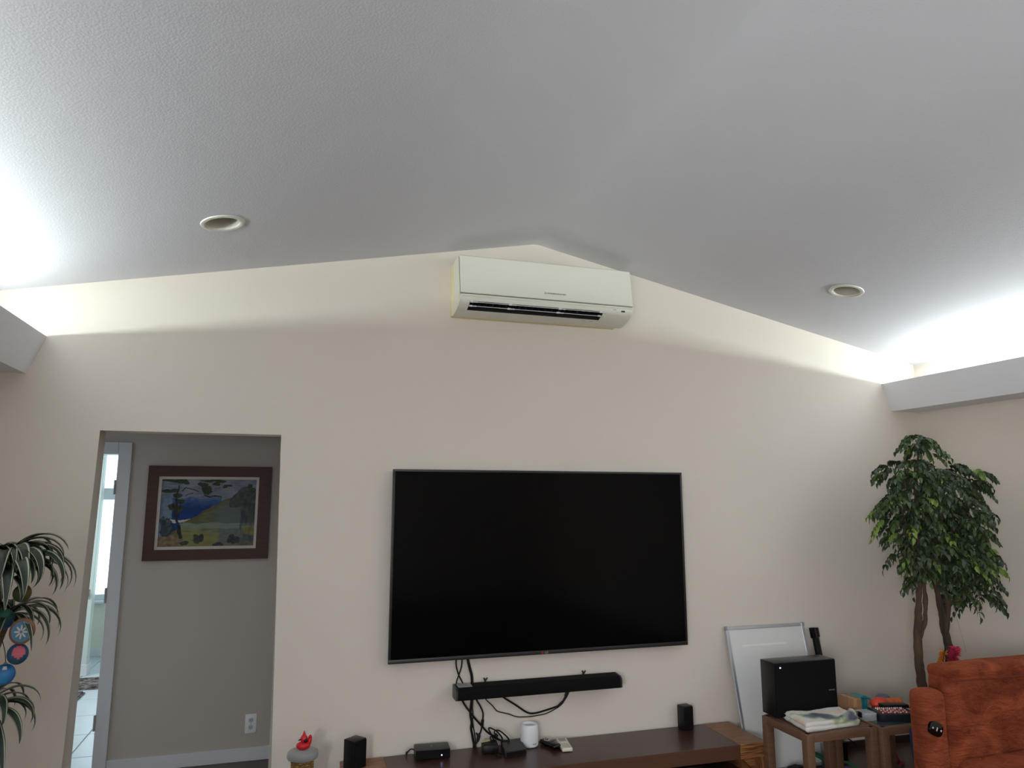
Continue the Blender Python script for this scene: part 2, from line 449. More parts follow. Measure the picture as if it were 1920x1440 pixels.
# ================================================================== WALL-MOUNTED THINGS
# ---- air conditioner
def air_conditioner():
    X0, X1 = 0.893, 2.003
    t = thing('air_conditioner', 'cream split air conditioner mounted high under the ceiling ridge', 'air conditioner', ((X0 + X1) / 2, 0, 2.72))
    ACW = mat('air conditioner plastic', (232, 231, 218), .38, bump=(200, .03, .001))
    ACY = mat('yellowed back plastic', (232, 220, 170), .5, bump=(200, .03, .001))
    ACD = mat('vent cavity dark', (40, 40, 40), .7, bump=(60, .05, .001))
    VANE = mat('vane grey plastic', (226, 227, 226), .4, bump=(200, .03, .001))
    INK = mat('grey print', (104, 106, 106), .5, bump=(200, .02, .001))
    bm = NB(); box(bm, X0 - .008, X1 - .03, -.045, 0, 2.722, 3.045, .006); obj('back_plate', bm, ACY, t, True, 30)
    # shell sides + lower curved front with the opening cut out
    prof = [(-.2345, 2.806), (-.233, 2.790), (-.226, 2.775), (-.213, 2.761), (-.150, 2.738), (-.095, 2.728), (-.045, 2.724)]
    xs = [X0, X0 + .02, X0 + .062, 1.30, 1.55, 1.805, X1 - .02, X1]
    bm = NB()
    def inset(i, p):   # right end rounds away
        y, z = p
        if i in (0, len(xs) - 1): return (y * .985, z + .001)
        return p
    G = [[bm.verts.new((x + (-.0 if i < 7 else 0), *inset(i, p))) for p in prof] for i, x in enumerate(xs)]
    for i in range(len(xs) - 1):
        for j in range(len(prof) - 1):
            if 2 <= i <= 4 and 2 <= j <= 3: continue
            bm.faces.new((G[i][j], G[i + 1][j], G[i + 1][j + 1], G[i][j + 1]))
    # end caps and roof
    for i, x in ((0, X0), (len(xs) - 1, X1)):
        top = [bm.verts.new((x, -.19, 3.045)), bm.verts.new((x, -.175, 3.058)), bm.verts.new((x, -.045, 3.058))]
        loop = G[i] + top[::-1]
        bm.faces.new(loop if i == 0 else loop[::-1])
        if i == 0: tl = top
        else: tr = top
    bm.faces.new((tl[1], tr[1], tr[2], tl[2]))
    obj('shell', bm, ACW, t, True, 35)
    # dark cavity behind the opening
    bm = NB()
    a, b = X0 + .062, 1.805
    pv = [(-.226, 2.775), (-.150, 2.738), (-.10, 2.83), (-.19, 2.84)]
    A_ = [bm.verts.new((a, *p)) for p in pv]; B_ = [bm.verts.new((b, *p)) for p in pv]
    for k in (1, 2, 3): bm.faces.new((A_[k], B_[k], B_[(k + 1) % 4], A_[(k + 1) % 4]))
    bm.faces.new(A_); bm.faces.new(B_[::-1])
    obj('vent_cavity', bm, ACD, t)
    # two long vanes with their pivots, plus fins
    for n_, (yv, zv) in enumerate(((-.213, 2.768), (-.180, 2.752))):
        bm = NB()
        pr = [(yv - .012, zv + .000), (yv - .012, zv + .003), (yv + .014, zv + .012), (yv + .015, zv + .009)]
        prism(bm, pr, 'x', a + .012, b - .010)
        v = obj('vane', bm, VANE, t)
        for px in (a + .012, 1.205, 1.52, b - .012):
            bm = NB(); box(bm, px - .010, px + .010, yv - .014, yv - .004, zv - .002, zv + .008, .002)
            for q in range(3): box(bm, px + .014 + q * .008, px + .018 + q * .008, yv - .013, yv - .006, zv - .001, zv + .006)
            obj('pivot', bm, mat('vane pivot', (226, 228, 228), .4, bump=(100, .02, .001)) if n_ == 0 and px == a + .012 else bpy.data.materials['vane pivot'], v)
    for k in range(20):
        x = a + .03 + k * (b - a - .06) / 19
        bm = NB(); prism(bm, [(-.19, 2.778), (-.165, 2.762), (-.14, 2.79), (-.165, 2.81)], 'x', x, x + .003)
        obj('fin', bm, DARKGREY, t)
    # front panel, slightly proud, with lower lip
    bm = NB()
    pr = [(-.196, 3.060), (-.206, 3.054), (-.236, 2.835), (-.238, 2.822), (-.232, 2.819), (-.190, 2.822), (-.172, 3.05), (-.178, 3.060)]
    prism(bm, pr, 'x', X0 + .003, X1 - .001)
    fp = obj('front_panel', bm, ACW, t, True, 30)
    bm = NB(); prism(bm, [(-.240, 2.812), (-.242, 2.806), (-.238, 2.798), (-.22, 2.80), (-.22, 2.812)], 'x', X0 + .001, X1 - .002)
    obj('trim_ledge', bm, ACW, t, True, 40)
    # logo on the panel
    cx, cz = 1.487, 2.858; cy = -.2345
    rx = math.atan2(.030, .219)
    rot = (PI / 2 - .137, 0, 0)
    text('lettering', 'MITSUBISHI ELECTRIC', .0125, (cx + .008, cy - .0008, cz), rot, INK, fp)
    bm = NB()
    for dx, dz in ((0, .0045), (-.004, -.0025), (.004, -.0025)):
        q = .0042
        M_ = Matrix.Translation((cx - .066 + dx, cy - .0006, cz + dz))
        vv = [bm.verts.new(M_ @ Vector(p)) for p in ((0, 0, q), (q * .6, 0, 0), (0, 0, -q), (-q * .6, 0, 0))]
        bm.faces.new(vv)
    obj('emblem', bm, INK, fp)
    # indicator window, marks and hand switches on the lower right
    bm = NB(); box(bm, 1.925, 1.950, -.2325, -.228, 2.7795, 2.7895, .001); obj('receiver_window', bm, DARKGREY, t)
    bm = NB()
    for k in range(4): box(bm, 1.868 + k * .006, 1.872 + k * .006, -.2345, -.231, 2.789, 2.792)
    obj('indicator_marks', bm, INK, t)
    for k in range(2):
        bm = NB(); box(bm, 1.70 + k * .05, 1.725 + k * .05, -.130, -.122, 2.7335, 2.736); obj('latch_mark', bm, INK, t)
air_conditioner()

# ---- television
def television():
    x0, x1, z0, z1, y = .553, 2.403, .733, 1.795, -.062
    t = thing('television', 'very large black flat television hanging on the front wall', 'television', ((x0 + x1) / 2, 0, z0))
    bm = NB(); box(bm, x0 + .25, x1 - .25, -.03, -.001, z0 + .25, z1 - .25, .005); obj('wall_bracket', bm, BLACK, t)
    bm = NB(); box(bm, x0 + .006, x1 - .006, -.055, -.028, z0 + .006, z1 - .006, .006); obj('back_shell', bm, BLACK, t, True, 30)
    BZ = mat('bezel charcoal', (40, 38, 38), .35, bump=(200, .03, .001))
    bw = .014
    for nm, (a, b, c, d) in (('bezel_top', (x0, x1, z1 - bw, z1)), ('bezel_bottom', (x0, x1, z0, z0 + .022)), ('bezel_side', (x0, x0 + bw, z0 + .022, z1 - bw)), ('bezel_side', (x1 - bw, x1, z0 + .022, z1 - bw))):
        bm = NB(); box(bm, a, b, y - .004, -.050, c, d, .002); obj(nm, bm, BZ, t, True, 30)
    SCR = mat('screen glass', (3, 3, 4), .12, spec=.09, var=(2, (2, 2, 3), .3, ONE))
    bm = NB(); box(bm, x0 + bw, x1 - bw, y, -.052, z0 + .022, z1 - bw); obj('screen', bm, SCR, t)
    cx = 1.46
    LG = bm = NB()
    lathe(bm, [(0, 0), (.0085, 0), (.0085, .0012), (0, .0012)], (0, 0, 0), 24, Matrix.Translation((cx - .014, y - .004, z0 + .010)) @ Matrix.Rotation(PI / 2, 4, 'X'))
    obj('round_emblem', bm, mat('emblem red', (150, 30, 52), .4, bump=(100, .02, .001)), t)
    text('lettering', 'LG', .017, (cx + .012, y - .0052, z0 + .010), (PI / 2, 0, 0), mat('emblem silver', (190, 188, 186), .4, bump=(100, .02, .001)), t)
television()

# ---- soundbar and its hooks
def soundbar():
    t = thing('soundbar', 'long black soundbar on the wall below the television', 'soundbar', (1.42, -.08, .53))
    pr = [(-.030, .535), (-.030, .594), (-.036, .599), (-.108, .594), (-.128, .578), (-.130, .572), (-.128, .534), (-.122, .529), (-.036, .529)]
    bm = NB(); prism(bm, pr, 'x', .932, 1.912); obj('body', bm, BLACKF, t, True, 30)
    for xa, xb in ((.922, .932), (1.912, 1.922)):
        bm = NB(); prism(bm, [(y * 1.0, z) for y, z in pr], 'x', xa, xb); obj('end_cap', bm, mat('soundbar cap', (46, 46, 48), .4, bump=(200, .03, .001)) if xa < 1 else bpy.data.materials['soundbar cap'], t, True, 30)
    STK = mat('paper sticker', (150, 150, 150), .6, bump=(100, .03, .001))
    M_ = Matrix.Translation((0, 0, .5992)) 
    bm = NB()
    q = [(.940, -.040, .6005), (1.020, -.040, .6005), (1.020, -.102, .5962), (.940, -.102, .5962)]
    top = [bm.verts.new(p) for p in q]; bot = [bm.verts.new((p[0], p[1], p[2] - .0025)) for p in q]
    bm.faces.new(top[::-1]); bm.faces.new(bot)
    for k in range(4): bm.faces.new((top[k], top[(k + 1) % 4], bot[(k + 1) % 4], bot[k]))
    s = obj('sticker', bm, STK, t)
    bm = NB(); box(bm, .955, 1.005, -.073, -.071, .5986, .5990); obj('print_line', bm, DARKGREY, s)
soundbar()
def wall_hook(x, z, label):
    bm = NB()
    tube(bm, [(x, 0, z - .006), (x, -.012, z - .006)], .0055, 10, smooth=0)
    tube(bm, [(x, -.010, z - .012), (x - .008, -.014, z + .000), (x - .011, -.014, z + .006)], .0042, 8, smooth=3)
    tube(bm, [(x, -.010, z - .012), (x + .008, -.014, z + .000), (x + .011, -.014, z + .006)], .0042, 8, smooth=3)
    box(bm, x - .005, x + .005, -.012, 0, z - .045, z - .008, .001)
    tag(obj('wall_hook', bm, mat('hook metal', (88, 84, 80), .45, metal=.8, bump=(100, .05, .001)) if 'hook metal' not in bpy.data.materials else bpy.data.materials['hook metal'], smooth=True, angle=40), label, 'hook', 'small metal wall hooks')
wall_hook(1.118, .610, 'small forked metal hook above the sticker end of the soundbar')
wall_hook(1.725, .609, 'small forked metal hook above the plain end of the soundbar')
wall_hook(1.076, .318, 'small forked metal hook among the cables below the soundbar')

# ---- cables
def cable(pts, r, label, y=-.012, extra=None, name='cable'):
    P = [(x, y if not isinstance(y, (list, tuple)) else y[i], z) for i, (x, z) in enumerate(pts)]
    bm = NB(); tube(bm, P, r, 8)
    o = obj(name, bm, RUBBER, None, True)
    tag(o, label, 'cable', 'cables hanging under the television')
    if extra:
        for nm, pts2, r2 in extra:
            bm = NB(); tube(bm, pts2, r2, 10, smooth=0); obj(nm, bm, BLACK, o, True, 40)
    return o
cable([(.944, .76), (0.944, 0.723), (0.945, 0.694), (0.959, 0.644), (0.984, 0.596), (.992, .57)], .004, 'thin black cable crossing from upper left to lower right above the soundbar', -.014)
cable([(.978, .76), (0.977, 0.721), (0.973, 0.683), (0.959, 0.641), (0.948, 0.613), (0.945, 0.593), (.945, .57)], .004, 'thin black cable crossing from upper right to lower left above the soundbar', -.022)
cable([(1.010, .76), (1.014, 0.718), (1.027, 0.668), (1.037, 0.632), (1.040, 0.592), (1.040, .55)], .008, 'thick black cable running straight from television to soundbar', -.012)
cable([(.97, .54), (0.978, 0.511), (0.999, 0.474), (1.027, 0.439), (1.060, 0.398), (1.094, 0.362), (1.124, 0.329), (1.168, 0.300), (1.202, 0.281), (1.245, 0.282)], .0055,
      'black cable slanting from soundbar down to the thin black box', [-.02, -.02, -.025, -.034, -.034, -.034, -.036, -.038, -.05, -.075],
      [('cable_tie', [(1.165, -.040, .312), (1.180, -.044, .300)], .013)])
cable([(1.040, .54), (1.038, 0.504), (1.034, 0.461), (1.032, 0.421), (1.039, 0.381), (1.036, 0.350), (1.042, 0.319), (1.048, 0.287), (1.053, 0.262), (1.054, .20)], .0068,
      'thick black cable dropping straight down behind the console', -.010, [('cable_clip', [(1.034, -.010, .362), (1.046, -.010, .358)], .009)])
cable([(1.045, .54), (1.041, 0.50), (1.040, 0.46), (1.044, 0.42), (1.042, 0.385), (1.052, 0.33), (1.058, .29), (1.062, .255), (1.062, .20)], .0035,
      'thin black cable running along the thick one behind the console', -.022)
cable([(1.058, .54), (1.063, 0.505), (1.088, 0.464), (1.103, 0.431), (1.105, 0.404), (1.101, 0.376), (1.095, 0.337), (1.083, 0.302)], .0045,
      'loose black cable curving right and ending in a hanging plug', -.012,
      [('ferrite_bead', [(1.104, -.012, .390), (1.099, -.012, .355)], .0085), ('plug', [(1.085, -.012, .308), (1.074, -.012, .280)], .0085), ('plug_tip', [(1.074, -.012, .280), (1.069, -.012, .266)], .004)])
cable([(1.11, .54), (1.118, 0.502), (1.162, 0.458), (1.188, 0.429), (1.224, 0.417), (1.259, 0.407), (1.304, 0.389), (1.349, 0.384), (1.393, 0.383), (1.437, 0.386), (1.492, 0.393), (1.569, 0.425), (1.603, 0.458), (1.630, 0.500), (1.64, .54)], .0028,
      'thinnest black cable drooping lowest in a wide loop under the soundbar', -.012)
cable([(1.20, .535), (1.221, 0.505), (1.296, 0.456), (1.361, 0.412), (1.404, 0.401), (1.470, 0.410), (1.569, 0.434), (1.596, 0.467), (1.613, 0.499), (1.618, .54)], .0052,
      'thicker black cable drooping in a loop under the soundbar', -.020, [('ferrite_bead', [(1.560, -.020, .430), (1.588, -.020, .452)], .0075), ('strain_relief', [(1.604, -.020, .480), (1.614, -.020, .505)], .0085)])
bm = NB()
tube(bm, [(x, -.066 - .008 * math.sin(i), z) for i, (x, z) in enumerate([(1.124, 0.356), (1.139, 0.357), (1.166, 0.341), (1.196, 0.310), (1.205, 0.290), (1.192, 0.285), (1.161, 0.302), (1.140, 0.323)])], .0042, 8, closed=True)
tube(bm, [(x, -.074 - .008 * math.sin(i), z) for i, (x, z) in enumerate([(1.157, 0.343), (1.183, 0.343), (1.218, 0.316), (1.240, 0.290), (1.238, 0.280), (1.218, 0.279), (1.187, 0.291), (1.161, 0.317)])], .0042, 8, closed=True)
tag(obj('coiled_cable', bm, RUBBER, None, True), 'spare loops of black cable tied above the thin black box', 'cable', 'cables hanging under the television')

# ================================================================== HALL PAINTING AND OUTLET
def painting():
    xa, xb, za, zb = -.872, -.127, 1.242, 1.838
    t = thing('framed_painting', 'landscape painting in a wide dark wooden frame in the hall', 'painting', ((xa + xb) / 2, YH, za))
    FW = mat('dark stained wood', (78, 42, 27), .55, var=(6, (58, 29, 19), .3, (1, 4, 14)), bump=(90, .06, .002))
    ix0, ix1, iz0, iz1 = -.808, -.202, 1.309, 1.770
    y0, y1 = YH - .034, YH
    O = [(xa, za), (xb, za), (xb, zb), (xa, zb)]; I = [(ix0, iz0), (ix1, iz0), (ix1, iz1), (ix0, iz1)]
    for k in range(4):
        k2 = (k + 1) % 4
        bm = NB(); prism(bm, [O[k], O[k2], I[k2], I[k]], 'y', y0, y1); obj('frame_rail', bm, FW, t)
    LN = mat('linen liner', (206, 200, 194), .8, bump=(400, .2, .001))
    cx0, cx1, cz0, cz1 = -.791, -.218, 1.327, 1.753
    J = [(cx0, cz0), (cx1, cz0), (cx1, cz1), (cx0, cz1)]
    for k in range(4):
        k2 = (k + 1) % 4
        bm = NB(); prism(bm, [I[k], I[k2], J[k2], J[k]], 'y', YH - .026, YH - .002); obj('liner', bm, LN, t)
    # canvas: brushwork painted into vertex colours
    NX, NZ = 190, 142
    bm = NB()
    cl = bm.loops.layers.color.new('paint')
    V = [[bm.verts.new((cx0 + (cx1 - cx0) * i / NX, YH - .016, cz1 - (cz1 - cz0) * j / NZ)) for i in range(NX + 1)] for j in range(NZ + 1)]
    def mixc(a, b, t_):
        t_ = max(0, min(1, t_)); return [a[i] + (b[i] - a[i]) * t_ for i in range(3)]
    def N2(u, v, s, o=0): return mnoise.noise(Vector((u * s, v * s, o)))
    ridge = [(0, .95), (.26, .64), (.33, .60), (.42, .52), (.48, .44), (.58, .37), (.66, .30), (.74, .27), (.79, .21), (.83, .13), (.9, .10), (.94, .09), (1.0, .18)]
    def ridge_v(u):
        for (a, b), (c, d) in zip(ridge, ridge[1:]):
            if a <= u <= c: return b + (d - b) * (u - a) / (c - a)
        return 1
    def seg(u, v, a, b):
        ax, ay = a; bx, by = b
        dx, dy = bx - ax, by - ay
        t_ = max(0, min(1, ((u - ax) * dx + (v - ay) * dy) / (dx * dx + dy * dy)))
        return math.hypot(u - ax - t_ * dx, (v - ay - t_ * dy) * .75)
    strokes = [((.225, .86), (.20, .70), .018), ((.20, .70), (.165, .52), .013), ((.165, .52), (.15, .30), .009), ((.15, .55), (.13, .38), .008), ((.165, .3), (.17, .1), .007), ((.19, .55), (.20, .33), .006),
               ((.21, .17), (.25, .125), .006), ((.25, .125), (.38, .17), .005), ((.45, .22), (.52, .27), .007), ((.52, .27), (.62, .265), .006), ((.55, .13), (.62, .12), .004), ((.25, .24), (.32, .22), .005)]
    leaves = [(.08, .02, .07, .02), (.2, .03, .09, .035), (.26, .05, .04, .03), (.07, .18, .06, .03), (.13, .17, .05, .03), (.17, .24, .05, .04), (.2, .32, .05, .04), (.14, .42, .06, .05), (.19, .43, .04, .06), (.42, .08, .06, .03),
              (.47, .15, .05, .06), (.5, .2, .03, .03), (.52, .02, .12, .02), (.62, .03, .07, .025), (.57, .07, .06, .02), (.7, .1, .06, .02), (.66, .13, .03, .015), (.93, .1, .03, .03), (.97, .17, .03, .04)]
    rocks = [(.04, .62, .03, .08), (.08, .72, .07, .12), (.40, .9, .05, .06), (.45, .88, .03, .06), (.28, .96, .05, .03), (.75, .89, .03, .07), (.8, .92, .05, .05), (.62, .97, .06, .04)]
    def paint(u, v):
        w = N2(u, v, 9) * .025; w2 = N2(u, v, 23, 3) * .5; w3 = N2(u * .6, v * 2.2, 16, 7)
        uu, vv = u + w, v + N2(u, v, 8, 5) * .03
        c = mixc((150, 160, 176), (118, 126, 142), .5 + w3)                           # sky
        c = mixc(c, (172, 176, 184), max(0, N2(u, v, 5, 9)) * .9)
        if vv > .28 and uu < .62:                                                     # sea
            c = mixc((96, 122, 168), (22, 62, 130), (vv - .28) / .16 + w2 * .6)
            if vv > .5: c = mixc(c, (24, 66, 150), .5)
            if uu < .12: c = mixc((150, 168, 186), (100, 126, 150), .5 + w2)
        if .60 < vv < .645 and .08 < uu < .34: c = [222, 222, 214]                    # surf
        rv = ridge_v(min(1, max(0, uu)))
        if vv > rv:                                                                   # headland
            d = vv - rv
            c = mixc((124, 112, 72), (92, 94, 64), .5 + w2)
            if d > .05: c = mixc(c, (118, 128, 84), .5 + w3)
            g = math.exp(-(((uu - .74) / .17) ** 2 + ((vv - .6) / .26) ** 2))
            c = mixc(c, (108, 124, 134), min(1, g * 1.5) * (.75 + w2 * .5))
            if uu > .72 and vv < .42: c = mixc((96, 106, 104), (60, 70, 66), .5 + w2 * 1.4)
        if vv > .66 and uu > .2:                                                      # meadow
            c = mixc(c, (158, 166, 118), .55 + .4 * w3)
            if .66 < vv < .74: c = mixc(c, (148, 162, 160), .6)
            if uu > .6 and vv > .74: c = mixc(c, (104, 118, 136), .6 + w2)
            if vv > .8 and uu < .62: c = mixc(c, (162, 152, 76), .45 + w2)
        if uu > .84 and vv > .36: c = mixc(c, (58, 70, 80), .55 + .8 * N2(u * 3, v * .7, 9, 2))
        if uu > .88 and vv > .70 and vv < .84: c = mixc(c, (166, 152, 78), .55 + w2)
        if vv > .84 and uu < .26: c = mixc((176, 150, 112), (104, 92, 74), .5 + w2 * 1.2)
        if vv > .93 and uu > .45: c = mixc(c, (150, 128, 78), .4 + w2)
        for (x, y, a, b) in rocks:
            if ((uu - x) / a) ** 2 + ((vv - y) / b) ** 2 < 1 + w2: c = mixc(c, (46, 54, 62), .75 + w2 * .5)
        for (x, y, a, b) in leaves:
            if ((uu - x) / a) ** 2 + ((vv - y) / b) ** 2 < .9 + 1.6 * w2: c = mixc((40, 58, 40), (84, 100, 60), .35 + w2)
        for a, b, wd in strokes:
            if seg(uu, vv, a, b) < wd: c = mixc((36, 34, 36), (76, 66, 60), .2 + w2)
        return c
    for j in range(NZ):
        for i in range(NX):
            f = bm.faces.new((V[j][i], V[j][i + 1], V[j + 1][i + 1], V[j + 1][i]))
            c = [min(1, max(0, q / 255 * .9)) for q in paint((i + .5) / NX, (j + .5) / NZ)] + [1]
            for l in f.loops: l[cl] = c
    m = bpy.data.materials.new('oil paint'); m.use_nodes = True
    b = m.node_tree.nodes['Principled BSDF']; b.inputs['Roughness'].default_value = .6; b.inputs['Specular IOR Level'].default_value = .3
    at_ = m.node_tree.nodes.new('ShaderNodeVertexColor'); at_.layer_name = 'paint'
    m.node_tree.links.new(at_.outputs[0], b.inputs['Base Color'])
    nz = m.node_tree.nodes.new('ShaderNodeTexNoise'); nz.inputs['Scale'].default_value = 90
    bp = m.node_tree.nodes.new('ShaderNodeBump'); bp.inputs['Strength'].default_value = .2; bp.inputs['Distance'].default_value = .002
    m.node_tree.links.new(nz.outputs['Fac'], bp.inputs['Height']); m.node_tree.links.new(bp.outputs[0], b.inputs['Normal'])
    obj('canvas', bm, m, t)
painting()

def outlet():
    t = thing('wall_outlet', 'white double power outlet low on the hall wall', 'outlet', (-.1725, YH, .16))
    bm = NB(); box(bm, -.208, -.138, YH - .006, YH, .161, .277, .003); obj('cover_plate', bm, WHITEP, t, True, 30)
    for z in (.240, .198):
        bm = NB(); prism(bm, [(-.1725 + .0165 * math.cos(a) if abs(math.cos(a)) < .9 else -.1725 + .0155 * math.copysign(1, math.cos(a)), z + .0145 * math.sin(a)) for a in [2 * PI * k / 20 for k in range(20)]], 'y', YH - .008, YH - .004)
        s = obj('socket', bm, mat('socket white', (206, 206, 204), .4, bump=(100, .02, .001)) if 'socket white' not in bpy.data.materials else bpy.data.materials['socket white'], t)
        bm = NB(); box(bm, -.179, -.1765, YH - .0085, YH - .006, z - .004, z + .006); box(bm, -.1685, -.166, YH - .0085, YH - .006, z - .004, z + .006)
        tube(bm, [(-.1725, YH - .0085, z - .0085), (-.1725, YH - .006, z - .0085)], .0022, 8, smooth=0); obj('slots', bm, BLACK, s)
    bm = NB(); tube(bm, [(-.1725, YH - .0075, .219), (-.1725, YH - .005, .219)], .003, 10, smooth=0); obj('screw', bm, METAL, t)
outlet()

# ================================================================== RECESSED LAMPS
def downlight(cx, cy, label):
    z = ceil_z(cx); sl = math.atan(SL if cx < AX else -SR)
    Mx = Matrix.Translation((cx, cy, z)) @ Matrix.Rotation(-sl, 4, 'Y')
    t = thing('recessed_lamp', label, 'ceiling lamp', (cx, cy, z), 'recessed lamps in the vaulted ceiling')
    RING = bpy.data.materials.get('lamp ring') or mat('lamp ring', (226, 224, 214), .4, bump=(100, .02, .001))
    BAF = bpy.data.materials.get('lamp baffle') or mat('lamp baffle', (196, 192, 178), .4, bump=(100, .02, .001))
    LENS = bpy.data.materials.get('lamp lens') or mat('lamp lens', (222, 220, 206), .25, bump=(300, .1, .001))
    bm = NB(); lathe(bm, [(.076, .004), (.076, -.004), (.084, -.008), (.097, -.005), (.0995, 0), (.0995, .001), (.078, .001)], (0, 0, 0), 48, Mx); obj('trim_ring', bm, RING, t, True, 40)
    bm = NB(); lathe(bm, [(.077, -.002), (.074, .03), (.066, .068), (.066, .075), (.078, .0)], (0, 0, 0), 48, Mx); obj('baffle', bm, BAF, t, True, 40)
    bm = NB(); lathe(bm, [(0, .058), (.03, .0595), (.05, .064), (.066, .072), (.066, .080), (0, .080)], (0, 0, 0), 40, Mx); obj('lens', bm, LENS, t, True, 40)
downlight(*LAMPS[0], 'recessed ceiling lamp in the slope above the doorway')
downlight(*LAMPS[1], 'recessed ceiling lamp in the slope above the leafy tree')

# ================================================================== CONSOLE AND WHAT STANDS ON IT
CZ = .249
ZEB = mat('zebrawood', (164, 112, 66), .42, var=(5, (92, 55, 32), .10, (2, 2, 46)), bump=(90, .04, .001))
ZEBT = mat('zebrawood top', (158, 108, 66), .4, var=(5, (96, 60, 37), .12, (3, 40, 2)), bump=(90, .04, .001))
ESP = mat('espresso wood', (72, 46, 38), .30, var=(5, (58, 36, 30), .3, (1, 18, 18)), bump=(80, .02, .001))
ESPF = mat('walnut edge', (98, 64, 46), .4, var=(5, (78, 50, 36), .3, (1, 6, 30)), bump=(80, .02, .001))
def console():
    CZ = .248
    t = thing('media_console', 'low dark wood media console with striped zebrawood ends', 'console', (1.5, -.2, 0))
    xa, xb, xc, xd = .317, .545, 2.51, 2.69
    yf, yb = -.415, -.018
    bm = NB(); box(bm, xb, xc, yf, yb, CZ - .078, CZ, .002); me = obj('top_slab', bm, [ESP, ESPF], t)
    for p in me.data.polygons:
        if abs(p.normal.y) > .9: p.material_index = 1
    for a, b, s in ((xa, xb, -1), (xc, xd, 1)):
        bm = NB(); box(bm, a, b, yf - .003, yb, CZ - .078, CZ + .001, .003)
        e = obj('zebra_end', bm, [ZEB, ZEBT], t)
        for p in e.data.polygons:
            if p.normal.z > .9: p.material_index = 1
        lx = (b - .055, b) if s > 0 else (a, a + .055)
        bm = NB(); box(bm, lx[0], lx[1], yf - .003, yb, 0, CZ - .078, .003)
        obj('side_panel', bm, mat('zebra upright', (164, 112, 66), .42, var=(5, (92, 55, 32), .10, (46, 2, 2)), bump=(90, .04, .001)) if 'zebra upright' not in bpy.data.materials else bpy.data.materials['zebra upright'], t)
        # mitred bracket under the overhang
        bm = NB()
        q = b - .055 if s > 0 else a + .055
        prism(bm, [(q, CZ - .078), (q, CZ - .17), (q - s * .10, CZ - .078)], 'y', yf + .05, yf + .075); obj('corner_bracket', bm, ZEB, t)
    bm = NB(); box(bm, xa + .055, xd - .055, yf + .03, yb, .0, .045, .002); obj('bottom_shelf', bm, ESP, t)
    bm = NB(); box(bm, xa + .055, xd - .055, yb - .012, yb, .045, CZ - .078); obj('back_panel', bm, BLACK, t)
console()
bm = NB(); box(bm, 2.02, 2.32, -.33, -.06, .0465, .13, .006)
pl = thing('media_player', 'dark media player inside the console shelf', 'media player', (2.17, -.2, .045))
obj('case', bm, BLACK, pl, True, 30)
bm = NB(); box(bm, 2.05, 2.29, -.334, -.33, .075, .105, .002); obj('display', bm, BLACKG, pl)

def speaker(cx, cy, ang, label, w=.085, d=.085, h=.142):
    t = thing('satellite_speaker', label, 'speaker', (cx, cy, CZ), 'small speakers on the media console')
    Mx = rotz_about(cx, cy, ang)
    bm = NB(); box(bm, cx - w / 2, cx + w / 2, cy - d / 2 + .006, cy + d / 2, CZ, CZ + h, .004, 2, Mx); obj('cabinet', bm, BLACK, t, True, 30)
    bm = NB(); box(bm, cx - w / 2 + .003, cx + w / 2 - .003, cy - d / 2, cy - d / 2 + .008, CZ + .004, CZ + h - .004, .003, 2, Mx); obj('grille', bm, BLACKF, t, True, 30)
speaker(.385, -.135, math.radians(38), 'small black speaker on the console end beside the scratching post')
speaker(2.362, -.075, math.radians(8), 'small black speaker on the console end below the whiteboard', .070, .070, .137)

def set_top_box():
    t = thing('set_top_box', 'flat black set-top box with a tiny lit blue-white lamp', 'set-top box', (.80, -.09, CZ))
    Mx = rotz_about(.80, -.09, math.radians(-5))
    bm = NB(); box(bm, .705, .893, -.145, -.035, CZ + .004, CZ + .052, .004, 2, Mx); obj('case', bm, DARKGREY, t, True, 30)
    bm = NB(); box(bm, .708, .890, -.1475, -.144, CZ + .006, CZ + .050, .001, 1, Mx); f = obj('front_panel', bm, BLACKG, t)
    bm = NB(); lathe(bm, [(0, 0), (.0032, 0), (.0032, .002), (0, .002)], (0, 0, 0), 12, Mx @ Matrix.Translation((.846, -.1475, CZ + .022)) @ Matrix.Rotation(PI / 2, 4, 'X'))
    obj('indicator_lamp', bm, mat('lamp blue white', (200, 205, 255), .3, emit=(170, 175, 255), estr=6, bump=(50, .01, .001)), f)
    bm = NB(); box(bm, .792, .802, -.092, -.082, CZ + .0515, CZ + .0525, .0003, 1, Mx); obj('top_mark', bm, METAL, t)
    for q in ((.72, -.13), (.88, -.13), (.72, -.05), (.88, -.05)):
        bm = NB(); tube(bm, [Mx @ Vector((q[0], q[1], CZ)), Mx @ Vector((q[0], q[1], CZ + .006))], .006, 10, smooth=0); obj('foot', bm, BLACK, t)
    bm = NB(); tube(bm, [(.712, -.06, CZ + .03), (.69, -.055, CZ + .036), (.672, -.05, CZ + .02), (.668, -.04, CZ + .007), (.670, -.022, CZ + .007), (.675, -.008, CZ + .004), (.68, -.007, CZ - .06)], .0035, 8); obj('power_lead', bm, RUBBER, t, True)
set_top_box()

